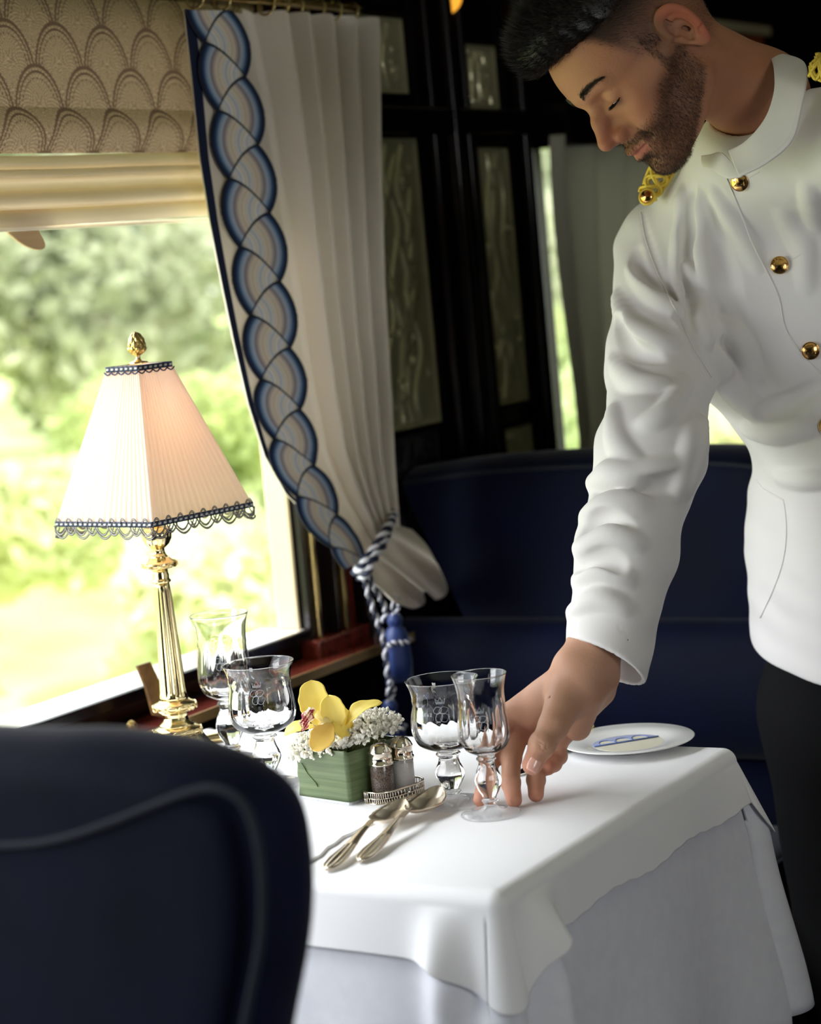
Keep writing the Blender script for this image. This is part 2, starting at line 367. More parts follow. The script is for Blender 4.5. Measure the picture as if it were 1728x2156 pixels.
bm_=[foliage('leaves',m,R,n,lf,s) for m,R,n,lf,s in (('bush',(.9,.9,.8),5200,.06,1),('bush2',(.8,.8,.9),5200,.05,2),('tree',(1.5,1.5,2.2),7000,.09,3))]
tr=MB().tube(catmull([(0,0,-3.2),(.05,0,-1.6),(-.05,.04,0),(.1,0,1.4)],6),np.linspace(.13,.03,19),8); tme=bpy.data.meshes.new('trunk'); tme.from_pydata(np.vstack(tr.v).tolist(),[],tr.f); tme.materials.append(M['bark'])
def plant(kind,loc,s,rz,name,label,cat,group):
    r=empty(name,loc,label,cat,group,rz); r.scale=(s,s,s)
    o=bpy.data.objects.new('foliage',bm_[kind]); COL.objects.link(o); o.parent=r; o.location=(0,0,(.75,.75,3.0)[kind])
    t=bpy.data.objects.new('trunk',tme); COL.objects.link(t); t.parent=r; 
    if kind<2: t.scale=(.3,.3,.25); t.location=(0,0,.8)
    else: t.location=(0,0,3.2)
gr=np.random.default_rng(4)
for i in range(16):
    row=i//8; t=(i%8)/7; x=(-4.4,-6.5)[row]+gr.uniform(-.1,.1); y=2.3+t*13.5+row*.8
    plant(i%2,(x,y,-.62+.25*row+gr.uniform(-.1,.1)),gr.uniform(.82,.92)*(1,1.1)[row],gr.uniform(0,6),'bush','blurred pale green bush outside the carriage windows','bush','bushes outside the train windows')
for i in range(13):
    row=i//7; t=(i%7)/6; plant(2,((-9.6,-13.4)[row]+gr.uniform(-.3,.3),5.5+t*20+row*2.2,(-1.5,-1.0)[row]),gr.uniform(.98,1.05)*(1,1.25)[row],gr.uniform(0,6),'tree','blurred grey green tree behind the bushes outside','tree','trees outside the train windows')

# ================================================================== BLIND
XB=-1.628; yb0,yb1=1.0,2.44
z_t=1.645; z_m=onx(200,323,XB)[2]; z_b=onx(265,468,XB)[2]
bl=empty('roman_blind',(XB,1.7,z_b),'patterned scallop roman blind with cream lower folds over the window','blind')
nr,nc=420,900
V=np.linspace(0,1,nr);U=np.linspace(0,1,nc); UU,VV=np.meshgrid(U,V)
Y=yb0+UU*(yb1-yb0); Z=z_t+(z_m-z_t)*VV
Xs=XB+.010*np.sin(np.pi*np.clip((VV-.72)/.28,0,1))**1.0*np.ones_like(UU)+.004*np.sin(VV*2.2)
px_=.088; pz=.058
row=np.floor((z_t-Z)/pz); best=np.zeros_like(Y); edge=np.zeros_like(Y)
# overlapping scallops: later rows hidden under upper rows
col=np.zeros(Y.shape+(3,)); base=np.array(srgb(128,108,84)); dark=np.array(srgb(84,66,50)); light=np.array(srgb(150,130,102))
dist=np.full(Y.shape,9.); ANG=np.zeros(Y.shape)
pz=.049
for k_ in range(9,-2,-1):
    off=.5*(k_%2); cy=(np.floor(Y/px_-off)+.5+off)*px_; cz=z_t+.012-k_*pz-.052
    d=np.sqrt(((Y-cy)/(px_*.5))**2+((Z-cz)/.052)**2)
    cov=np.where(Z>cz,d,np.abs(Y-cy)/(px_*.5))
    m_=(dist>5)&(cov<=1.0)
    dist=np.where(m_,np.sqrt(((Y-cy)/(px_*.5))**2+((Z-cz+.012)/.064)**2),dist); ANG=np.where(m_,np.arctan2((Z-cz+.012)/.064,(Y-cy)/(px_*.5)),ANG)
g=np.random.default_rng(1)
dd=np.where(dist>5,1.0,dist)
ln=(np.abs(dd-.97)<.035)|(np.abs(dd-.86)<.022)|(np.abs(dd-1.12)<.02)|(np.abs(dd-1.3)<.02)|((np.abs(dd-.74)<.014)&(np.sin(ANG*50)>-.3))
dots=(np.sin(ANG*46)*np.sin(dd*58)>.1)
c=np.where(ln[...,None],dark,np.where(dots[...,None],light,base*.85)); c=c*(1+g.normal(0,.05,Y.shape)[...,None])
A=np.stack([Xs,Y,Z],-1); MB().grid(A).build('patterned_cloth',M['blind'],bl,col=c.reshape(-1,3))
# cream folds: profile in (x,z)
zz=lambda y:onx(230,y,XB)[2]
prof=[(0,324),(.012,328),(.016,345),(.010,352),(.010,353),(.020,356),(.022,370),(.012,374),(.006,380),(.010,395),(.020,402),(.026,415),(.024,428),(.012,431),(.010,433),(.016,440),(.018,455),(.016,468)]
pp=catmull([(XB+a,zz(b)) for a,b in prof],5)
A=np.array([[ (p[0]+.0015*math.sin(y*31+p[1]*60),y,p[1]+.0015*math.sin(y*9)) for p in pp] for y in np.linspace(yb0,yb1,60)])
MB().grid(A).build('lower_folds',M['blindlow'],bl)
MB().box((XB+.004,yb0,zz(478)),(XB+.010,yb1,zz(469))).build('bottom_rail',M['sill'],bl,False,bevel=.001)
tp=[(-170,430),(-165,470),(-60,462),(0,476),(20,492),(45,512),(70,524),(88,526),(96,518),(93,505),(84,488),(84,474),(95,466),(95,450),(60,440),(-40,436)]
poly=[onx(x,y,XB+.003) for x,y in catmull(tp,4,True)]
MB().prism(poly,(-.004,0,0)).build('scalloped_tab',M['tab'],bl,False,bevel=.001)['label']='tan scalloped tab'

# ================================================================== CURTAIN 1
XC=-1.575
Ly=np.array([20,150,330,470,600,720,850,960,1040,1090,1160,1205]); Lx=np.array([385,400,418,440,465,490,520,555,600,650,718,757])
Ry=np.array([48,300,600,800,1000,1100]); Rx=np.array([778,782,792,806,816,822])
Cy=np.array([15,91,180,270,410,555,700,830,957,1045,1130,1190]); Cx=np.array([446,464,482,499,522,545,567,588,616,655,705,752])
Wd=np.interp
cu=empty('window_curtain',(XC,2.4,.8),'cream curtain tied back at the window, with a blue braided embroidered edge','curtain')
nv,nu=240,260
def cpoint(t,s):
    yl=20+1185*t; yr=48+1057*t
    xl=np.interp(yl,Ly,Lx); xr=np.interp(yr,Ry,Rx)
    px=xl+(xr-xl)*s; py=yl+(yr-yl)*s
    p=onx(px,py,XC)
    xb=(np.interp(py,Cy,Cx)+60-xl)/(xr-xl)
    if s>xb:
        q=(s-xb)/(1-xb); ph=q*2*math.pi*5.5
        a=.024*(1-.35*t)*min(1,q*6)
        sw=math.sin(ph+.5*math.sin(ph))
        p=p+np.array([a*sw,a*.35*math.cos(ph)*(1-t*.6),.0])
        if t<.02: p[2]+=.006*math.cos(ph)
    return p
A=np.array([[cpoint(t,s) for s in np.linspace(0,1,nu)] for t in np.linspace(0,1,nv)])
o=MB().grid(A).build('curtain_cloth',M['curtain'],cu)
md=o.modifiers.new('thick','SOLIDIFY'); md.thickness=.002
# navy border ribbon
A=[]
for t in np.linspace(0,1,150):
    wv=np.interp(t,[0,.5,1],[.052,.04,.02]); r_=[]
    for s in (-.008,wv/2-.004,wv): 
        p=cpoint(t,max(s,0)); p=p+np.array([.003,0,0]); 
        if s<0: p=p+np.array([0,-.001,0])
        r_.append(p)
    A.append(r_)
o=MB().grid(A).build('navy_border',M['navy'],cu)
# embroidered rope band
nodes=np.array([-52,91,234,377,521,665,800,925,1040,1145,1240]); 
na,nb=64,1150
ys=np.linspace(22,1186,nb); vs=np.interp(ys,nodes,np.arange(len(nodes)))-1
half=np.interp(ys,[0,400,800,1000,1100,1190],[58,63,61,54,42,26])
RAMP=[(0,(92,86,92)),(.06,(120,112,112)),(.10,(206,202,198)),(.18,(242,238,232)),(.25,(216,222,236)),(.29,(244,240,234)),(.37,(240,232,220)),(.43,(212,220,234)),(.50,(244,236,222)),(.57,(238,224,204)),(.67,(234,220,204)),(.70,(172,160,162)),(.75,(160,150,158)),(.78,(190,202,220)),(.84,(160,182,210)),(.87,(86,118,158)),(.91,(48,78,122)),(.935,(24,38,70)),(1.0,(16,24,48))]
rs=np.array([r[0] for r in RAMP]); rc=np.array([srgb(*r[1]) for r in RAMP])
aa=np.linspace(-1.04,1.04,na*2)
AA,VV=np.meshgrid(aa,vs)
a0=.60
def zig(ca,cv):  # elliptical distance from node
    return np.sqrt((AA-ca)**2+4.3*(VV-cv)**2)/1.61
colr=np.zeros(AA.shape+(3,)); inside=np.zeros(AA.shape,bool); line=np.zeros(AA.shape,bool)
DD=np.zeros(AA.shape)
for i in range(-2,12):
    # left lobe i between L_i(-a0,i) & L_{i+1}, focus R_i (a0,i+.5)
    def curve(av0,v0,av1,v1,bul):
        t=(AA-av0)/(av1-av0); return v0+(v1-v0)*t+bul*np.clip(t*(1-t),-.3,1), t
    top,t1=curve(-a0,i,a0,i+.5,-.42); bot,t2=curve(-a0,i+1,a0,i+.5,-.42)
    d=zig(a0,i+.5)
    m_=(VV>top)&(VV<bot)&(AA<a0)&(d<=1.0); m_|=(AA<=-a0)&(VV>i+.02)&(VV<i+.98)&(d<=1.0)
    cc=np.stack([np.interp(d,rs,rc[:,j]) for j in range(3)],-1); colr=np.where(m_[...,None],cc,colr); DD=np.where(m_,d,DD); inside|=m_
    top2,_=curve(a0,i-.5,-a0,i,-.42)
    top2=(i-.5)+( .5)*((a0-AA)/(2*a0))-.42*np.clip(((a0-AA)/(2*a0))*(1-(a0-AA)/(2*a0)),-.3,1)
    bot2=(i+.5)-.5*((a0-AA)/(2*a0))-.42*np.clip(((a0-AA)/(2*a0))*(1-(a0-AA)/(2*a0)),-.3,1)
    d=zig(-a0,i)
    m_=(VV>top2)&(VV<bot2)&(AA>-a0)&(d<=1.0); m_|=(AA>=a0)&(VV>i-.48)&(VV<i+.48)&(d<=1.0)
    m_&=~inside
    cc=np.stack([np.interp(d,rs,rc[:,j]) for j in range(3)],-1); colr=np.where(m_[...,None],cc,colr); DD=np.where(m_,d,DD); inside|=m_
    for tt in (top,bot): line|=(np.abs(VV-tt)<.022)&(np.abs(AA)<a0+.02)
colr=np.where((line&inside)[...,None],np.array(srgb(22,32,50)),colr)
colr*=(1-.16*(np.sin(DD*78)>.55))[...,None]
A=np.zeros(AA.shape+(3,))
for j in range(nb):
    cx=np.interp(ys[j],Cy,Cx); rot=np.interp(ys[j],[0,950,1100,1190],[0,.0,.35,.5])
    for ii in range(na*2):
        a_=aa[ii]; A[j,ii]=onx(cx+a_*half[j],ys[j]-a_*half[j]*rot,XC+.006)
mb=MB(); mm=na*2
ok=inside[:-1,:-1]&inside[1:,1:]&inside[1:,:-1]&inside[:-1,1:]
ii,jj=np.nonzero(ok); f=[(i*mm+j,i*mm+j+1,(i+1)*mm+j+1,(i+1)*mm+j) for i,j in zip(ii,jj)]
mb.add(A.reshape(-1,3),f); o=mb.build('braided_band',M['embro'],cu,col=colr.reshape(-1,3)); o['label']='braided band in blue, grey and white rings'
md=o.modifiers.new('thick','SOLIDIFY'); md.thickness=.002; md.offset=-1
# flared tail below the tie
apex=[(757,1200),(776,1178),(792,1150),(808,1122),(822,1100)]
outer=[(818,1260),(845,1272),(872,1280),(893,1272),(890,1250),(900,1245),(921,1262),(941,1246),(925,1200),(900,1150),(868,1115)]
ap=catmull(apex,20); ou=catmull(outer,8)
n_=80; ap=ap[np.linspace(0,len(ap)-1,n_).astype(int)]; ou=ou[np.linspace(0,len(ou)-1,n_).astype(int)]
A=[]
for k_ in range(n_):
    r_=[]; q=k_/(n_-1)
    for t in np.linspace(0,1,30):
        p2=ap[k_]*(1-t)+ou[k_]*t; X=XC+.012+.03*t*math.sin(q*2*math.pi*2.6+.6)+.025*t
        r_.append(onx(p2[0],p2[1],X))
    A.append(r_)
o=MB().grid(A).build('curtain_tail',M['curtain'],cu); md=o.modifiers.new('thick','SOLIDIFY'); md.thickness=.002
# rope helper
def rope(name,pts,r,parent,pitch=.02,c1=(226,226,234),c2=(26,34,60),strands=2):
    pts=catmull(pts,14); seg=np.linalg.norm(np.diff(pts,axis=0),axis=1); s=np.concatenate([[0],np.cumsum(seg)])
    T=np.gradient(pts,axis=0);T/=np.linalg.norm(T,axis=1)[:,None]
    N=np.cross(T,[.3,.2,1.]);N/=np.linalg.norm(N,axis=1)[:,None];B=np.cross(T,N)
    mb=MB();cols=[]
    for k in range(strands):
        a=s/pitch*2*np.pi+k*2*np.pi/strands
        q=pts+r*.55*(np.cos(a)[:,None]*N+np.sin(a)[:,None]*B); n0=mb.n; mb.tube(q,r*.62,8)
        cols.append(np.tile(srgb(*(c1 if k%2==0 else c2)),(mb.n-n0,1)))
    return mb.build(name,M['rope'],parent,col=np.vstack(cols))
XR=XC+.035
q=lambda x,y,dx=0:onx(x,y,XR+dx)
tb=empty('curtain_tieback',tuple(q(790,1180)),'blue and white twisted rope tieback with navy tassel hanging beside the window','tieback')
rope('rope_band',[q(828,1078,-.03),q(822,1100),q(806,1128,.012),q(786,1160,.014),q(764,1190,.012),q(748,1206,-.012)],.0062,tb,.03)
rope('rope_band',[q(822,1092,-.03),q(812,1128,.01),q(798,1158,.018),q(782,1182,.02),q(770,1206,.012),q(758,1214,-.01)],.0062,tb,.03)
rope('hanging_rope',[q(764,1206),q(772,1240),q(783,1275),q(795,1310),q(808,1350),q(812,1385),q(816,1420),q(820,1460),q(822,1490)],.0038,tb,.024)
rope('hanging_rope',[q(775,1208,.004),q(792,1245,.004),q(806,1270,.004),q(812,1290,.004),q(806,1310,.004)],.0036,tb,.02)
def tassel(x,y,s,nm='tassel'):
    c=q(x,y); t=MB(); 
    t.lathe([(.0,.018),(.008,.016),(.011,.009),(.009,.002),(.0075,0),(.012,-.004),(.016,-.012),(.017,-.02),(.019,-.05),(.017,-.075)],c=c,n=40,mod=lambda th,r,z:r*(1+(.05*np.sin(th*20) if z<0 else 0)))
    o=t.build(nm,M['tassel'],tb)
    a=np.linspace(0,2*np.pi,24,endpoint=False)
    lp=[np.array([c[0]+.0175*math.cos(t_),c[1]+.0175*math.sin(t_),c[2]-.021+.003*math.sin(5*t_)]) for t_ in np.linspace(0,2*np.pi,12)]
    rope('tassel_band',lp,.0032,o,.009)
    rope('tassel_loop',[c+np.array([0,-.004,.014]),c+np.array([.004,-.008,.03]),c+np.array([.004,.0,.042]),c+np.array([.004,.008,.03]),c+np.array([0,.004,.014])],.0026,o,.012)
tassel(832,1318,1); tassel(822,1500,1)
# brass rod, rings
rd=empty('curtain_rod',tuple(onx(560,4,XC)),'brass curtain rod with rings above the cream curtain','curtain rod')
za=onx(560,0,XC)[2]
MB().tube([(XC,2.16,za),(XC,2.62,za)],.006,12).build('rod',M['brass'],rd)
for x in (412,468,560,590,620,665,700,735):
    p=onx(x,2,XC); th=np.linspace(0,2*np.pi,20,endpoint=False)
    MB().tube([(XC+.013*math.cos(t),p[1]+.003*math.sin(t),za-.006+.013*math.sin(t)) for t in th],.0016,6,closed=True).build('ring',M['brass'],rd)
# far grey curtain at window_2
XG=-1.60
gl=[(1150,300),(1156,430),(1168,560),(1186,700),(1202,820),(1216,930)]; grr=[(1470,260),(1470,430),(1450,600),(1420,760),(1400,850),(1390,940)]
A=[]
gc=empty('far_window_curtain',tuple(onx(1300,930,XG)),'grey green curtain at the far window, left of the waiter\'s sleeve','curtain')
for t in np.linspace(-.02,1,60):
    r_=[]; yy=300+740*t
    xl=np.interp(yy,[a[1] for a in gl],[a[0] for a in gl]); xr=np.interp(yy,[a[1] for a in grr],[a[0] for a in grr])
    for s in np.linspace(0,1,120):
        ph=s*2*math.pi*5; p=onx(xl+(xr-xl)*s,yy,XG); r_.append(p+np.array([.018*math.sin(ph),.01*math.cos(ph),0]))
    A.append(r_)
o=MB().grid(A).build('curtain_cloth',M['greycurtain'],gc); md=o.modifiers.new('thick','SOLIDIFY'); md.thickness=.002
# ================================================================== TABLE
TZ=.76; TX0,TX1,TY0,TY1=-1.585,-.888,1.572,2.110
tb_=empty('dining_table',(-1.24,1.85,0),'small dining table fixed below the window under white cloths','table')
MB().box((TX0,TY0+.01,.72),(TX1-.01,TY1-.01,.752)).build('tabletop',M['mahog'],tb_,False,bevel=.005)
MB().lathe([(.16,0),(.16,.02),(.05,.05),(.035,.1),(.035,.68),(.08,.72)],c=(-1.2,1.85,0),n=32).build('leg',M['mahog'],tb_)
def cloth(name,mt,label,z,gap,hang,flare,rc,y0,y1,x1,hem=None,rnd=.014):
    # perimeter path from wall along the front edge, round the corners, and back along the far edge
    path=[]
    def seg(a,b,n,nv): 
        for t in np.linspace(0,1,n,endpoint=False): path.append((a[0]+(b[0]-a[0])*t,a[1]+(b[1]-a[1])*t,*nv))
    seg((TX0,y0),(x1-rc,y0),160,(0,-1))
    for t in np.linspace(0,1,50,endpoint=False): a=-np.pi/2+t*np.pi/2; path.append((x1-rc+rc*math.cos(a),y0+rc+rc*math.sin(a),math.cos(a),math.sin(a)))
    seg((x1,y0+rc),(x1,y1-rc),140,(1,0))
    for t in np.linspace(0,1,50,endpoint=False): a=t*np.pi/2; path.append((x1-rc+rc*math.cos(a),y1-rc+rc*math.sin(a),math.cos(a),math.sin(a)))
    seg((x1-rc,y1),(TX0,y1),60,(0,1)); seg((TX0,y1),(TX0,y0),40,(-1,0))
    path=np.array(path); n=len(path)
    A=[]
    cx,cy=-1.2,(y0+y1)/2
    for i,(px,py,nx,ny) in enumerate(path):
        L_=hang(px,py,nx,ny) if nx>-.5 else .012; r_=[]
        for t in (0,.35,.7,.9,1):   # flat top fan
            ex,ey=px-nx*rnd,py-ny*rnd
            r_.append((cx+(ex-cx)*t if abs(ny)<.99 or True else ex, cy+(ey-cy)*t, z))
        for a in np.linspace(0,np.pi/2,9)[1:]: r_.append((px-nx*rnd+nx*rnd*math.sin(a),py-ny*rnd+ny*rnd*math.sin(a),z-rnd*(1-math.cos(a))))
        m_=26
        for k in range(1,m_+1):
            t=k/m_; dz=L_*t; f1=flare(px,py,nx,ny,t) if nx>-.5 else (0,0,0)
            dx,dy,_=f1
            r_.append((px+dx,py+dy,z-rnd-dz+_))
        A.append(r_)
    mb=MB().grid(A,closeu=True); o=mb.build(name,M[mt],None)
    tag(o,label,'tablecloth')
    md=o.modifiers.new('thick','SOLIDIFY'); md.thickness=.0012; md.offset=1
    return o
def sm(a,b,x): t=min(max((x-a)/(b-a),0),1); return t*t*(3-2*t)
def bump(x,c,w_): return math.exp(-((x-c)/w_)**2)
def hang_o(px,py,nx,ny):
    if ny<-.999: return .044+.002*sm(-1.05,-.96,px)+.034*min(max((px+.955)/.055,0),1)-.003*math.sin(px*9)
    if nx>.999: 
        return .044+.036*(1-min(max((py-1.586)/.05,0),1))+.003*math.sin(py*38)+.0008*math.sin(py*190)
    if ny>.999: return .05
    if py<1.8: a=math.atan2(nx,-ny); return .080+.008*math.sin(a*2)
    a=math.atan2(ny,nx); return .048+.035*math.sin(2*a)
def flare_o(px,py,nx,ny,t):
    o=.005*t
    if ny<-.999:
        o+=t**.8*(.024*bump(px,-.948,.020)+.003*math.sin(px*22))+.006*t*sm(-.92,-.90,px)
    elif nx>.999: o+=t**.8*(.030*bump(py,1.630,.024)+.003*math.sin(py*14)+.012*sm(1.98,2.1,py))+.004*t*(1-sm(1.59,1.62,py))
    elif ny>.999: o+=t*.008
    elif py<1.8:
        a=math.atan2(nx,-ny); o+=t*(.006+.006*math.sin(a*2))
    else: a=math.atan2(ny,nx); o+=t*(.014+.018*math.sin(2*a))
    return (nx*o,ny*o,0)
over=cloth('overlay_cloth','linen','smaller white linen cloth laid on top with its pointed corner hanging over','' or TZ,0,hang_o,flare_o,.014,TY0,TY1,TX1)
def hang_u(px,py,nx,ny):
    if nx>.999: return .30-.028*sm(1.90,2.02,py)+.01*sm(2.05,2.1,py)
    if py<1.8 and abs(nx)>.01: return .30
    return .27
def flare_u(px,py,nx,ny,t):
    dz=t*hang_u(px,py,nx,ny); t1=min(dz/.075,1.0); f0=flare_o(px,py,nx,ny,t1); b0=f0[0]*nx+f0[1]*ny; t2=sm(.05,.30,dz)
    o=b0*(1-.35*t2)-.003*min(dz/.01,1)
    if ny<-.999: o+=t2*(.012+.014*math.sin(px*42+.9)+.05*bump(px,-.915,.02))
    elif nx>.999: o+=t2*(.012+.020*sm(1.88,2.10,py)+.02*bump(py,1.66,.03)-.008*math.sin(py*26))
    elif ny>.999: o+=t2*.02
    elif py<1.8: a=math.atan2(nx,-ny); o+=t2*.02
    else: a=math.atan2(ny,nx); o+=t2*(.032+.018*math.sin(2*a))
    return (nx*o,ny*o,0)
und=cloth('under_cloth','damask','longer white damask cloth hanging beneath the overlay toward the floor',TZ-.0022,0,hang_u,flare_u,.013,TY0+.003,TY1-.003,TX1-.003)

# ================================================================== GLASSES
def glass(name,pos,kind,label,rot=0,rr=1.0,s=1.0):
    r=empty(name,pos,label,'glass','glassware on the table',rot)
    if kind=='wine':
        H=.139*s; Rr=.0272*s
        out=[(.0,.0),(.022,.0),(.0288,.0008),(.0292,.0019),(.0284,.0027),(.025,.0031),(.016,.0042),(.0085,.0075),(.0062,.0115),(.0085,.0145),(.0065,.0165),(.0072,.019),(.0105,.025),(.0128,.031),(.0132,.036),(.0112,.043),(.0085,.049),(.0078,.0535),(.0100,.0560),(.0080,.0590),(.0120,.0615),(.0195,.0660),(.0238,.0730),(.0255,.0820),(.0250,.0940),(.0236,.106),(.0228,.116),(.0234,.125),(.0254,.1340),(.0270,.1385)]
        inn=[(.0262,.1385),(.0246,.1335),(.0224,.125),(.0216,.116),(.0222,.105),(.0234,.094),(.0240,.083),(.0222,.0745),(.0170,.0680),(.009,.0645),(.0,.0635)]
    else:
        out=[(.0,.0),(.026,.0),(.0328,.0008),(.0333,.0020),(.0322,.0029),(.028,.0035),(.017,.005),(.0095,.008),(.0078,.011),(.0098,.0135),(.0082,.0155),(.0098,.019),(.0138,.026),(.0150,.031),(.0140,.036),(.0110,.043),(.0100,.048),(.0125,.0515),(.0105,.0545),(.0200,.0580),(.0300,.0640),(.0345,.0730),(.0352,.0820),(.0338,.0930),(.0322,.103),(.0318,.111),(.0330,.118),(.0354,.1240),(.0366,.1265)]
        inn=[(.0358,.1265),(.0344,.1235),(.0320,.118),(.0308,.111),(.0312,.102),(.0327,.093),(.0338,.083),(.0330,.0745),(.0280,.0665),(.0180,.0620),(.009,.0610),(.0,.0608)]
    zc=.066 if kind=='wine' else .062; zt=.112 if kind=='wine' else .108
    def mod(th,r_,z):
        a=0
        if zc-.004<z<zt: 
            w_=min(1,(z-zc+.004)/.008)*min(1,(zt-z)/.006); a=.045*w_*np.abs(np.cos(th*5))
        if .014<z<.05: return r_*(1-.05*np.abs(np.cos(th*4)))
        return r_*(1-a)
    p1=catmull([(a*s,b*s,0) for a,b in out],3); p2=catmull([(a*s,b*s,0) for a,b in inn],3)
    lip=[(out[-1][0]*s-.0001,out[-1][1]*s+.0004),((out[-1][0]+inn[0][0])/2*s,out[-1][1]*s+.0006),(inn[0][0]*s+.0001,out[-1][1]*s+.0004)]
    prof=[(a,b) for a,b,_ in p1]; ns=len(prof); prof2=[(a,b) for a,b,_ in p2]
    mb=MB(); n=120
    th=np.linspace(0,2*np.pi,n,endpoint=False)
    rows=[]
    for a,b in prof: rr_=mod(th,a,b/s); rows.append((np.broadcast_to(rr_,(n,)),b))
    for a,b in lip: rows.append((np.full(n,a),b))
    for a,b in prof2: rows.append((np.full(n,a),b))
    A=np.zeros((len(rows),n,3))
    for i,(a,b) in enumerate(rows): A[i,:,0]=pos[0]+a*np.cos(th);A[i,:,1]=pos[1]+a*np.sin(th);A[i,:,2]=pos[2]+b+.0002
    mb.grid(A,closev=True); o=mb.build('bowl_and_stem',M['glass'],r)
    # etched crown over looped monogram, on the outside facing the camera
    hd=math.atan2(-pos[1],-pos[0])-.10; zz=.098*s if kind=='wine' else .100*s; Rb=(.0246 if kind=='wine' else .0330)*s
    e=MB()
    def w_(u,v): a=hd+u/Rb; R=Rb+.0006; return (pos[0]+R*math.cos(a),pos[1]+R*math.sin(a),pos[2]+zz+v)
    k=1. if kind=='wine' else 1.1
    for pl in ([(-.0035,.008),(-.0043,.0125),(-.0018,.0100),(0,.0135),(.0018,.0100),(.0043,.0125),(.0035,.008),(-.0035,.008)],[(-.0035,.0092),(.0035,.0092)]):
        e.tube([w_(a*k,b*k) for a,b in pl],.00016,4)
    for cx,cy,ra,rb in ((-.003,.002,.0034,.0032),(.0024,.002,.0038,.0030),(-.002,-.0045,.003,.0042),(.003,-.005,.0034,.0038)):
        t=np.linspace(0,2*np.pi,28); e.tube([w_((cx+ra*math.cos(q_)*(1+.2*math.sin(2*q_)))*k,(cy+rb*math.sin(q_))*k) for q_ in t],.00012,4)
    e.build('etched_crown_monogram',M['etch'],r); return r
def tz(x,y,dz=0): p=onz(x,y,TZ+.0005); return (p[0],p[1],TZ+.0005+dz)
glass('wine_glass',tz(1034,1716),'wine','small fluted stemmed wine glass the waiter\'s fingers are holding')
glass('water_goblet',tz(953,1693),'goblet','wide stemmed water goblet right of the salt and pepper shakers',.2)
glass('water_goblet',tz(568,1655),'goblet','wide stemmed water goblet just left of the flower vase',.5,s=1.05)
glass('wine_glass',tz(492,1606),'wine','narrow stemmed wine glass at back left, nearest the brass lamp',.3,s=1.22)

# ================================================================== PLATE, CUTLERY
pc=tz(1323,1575)
pl=empty('side_plate',pc,'white side plate with blue and cream crest at the far right table edge','plate')
MB().lathe([(.0,.002),(.030,.002),(.038,.0015),(.040,.0035),(.048,.0062),(.0708,.0098),(.0716,.0106),(.0706,.0112),(.048,.0080),(.0405,.0062),(.036,.0052),(.0,.005)],c=pc,n=90,cap=False).build('plate_body',M['china'],pl)
# crest: cream half disc with pale-blue arch and three cream lobes
def disc_pt(u,v,dz): # u along image-right, v away
    rx=np.array([CR[0],CR[1]]);rx/=np.linalg.norm(rx); fx=np.array([CF[0],CF[1]]);fx/=np.linalg.norm(fx)
    c_,s_=math.cos(.30),math.sin(.30); u,v=u*c_-v*s_,u*s_+v*c_
    return (pc[0]+u*rx[0]+v*fx[0],pc[1]+u*rx[1]+v*fx[1],pc[2]+.0055+dz)
def flat(name,pts,m,dz):
    mb=MB(); n=len(pts); mb.prism([disc_pt(a,b,dz) for a,b in pts],(0,0,.0003)); mb.build(name,M[m],pl,False)
R_=.038
flat('crest_field',[(R_*math.cos(a),R_*math.sin(a)) for a in np.linspace(0,2*np.pi,48,endpoint=False)],'chinac',0)
flat('crest_arch',[(R_*math.cos(a),.004+.82*R_*math.sin(a)) for a in np.linspace(0,np.pi,30)],'chinal',.0004)
for cx in (-.020,-.001,.018):
    flat('crest_lobe',[(cx+.0088*math.cos(a),.006+.014*math.sin(a)) for a in np.linspace(0,np.pi,20)],'chinac',.0008)
    th=np.linspace(0,np.pi,20); MB().tube([disc_pt(cx+.0092*math.cos(a),.006+.0148*math.sin(a),.0012) for a in th],.0007,5).build('crest_outline',M['chinab'],pl)
MB().tube([disc_pt(-.037,.004,.0012),disc_pt(.037,.004,.0012)],.0009,6).build('crest_outline',M['chinab'],pl)
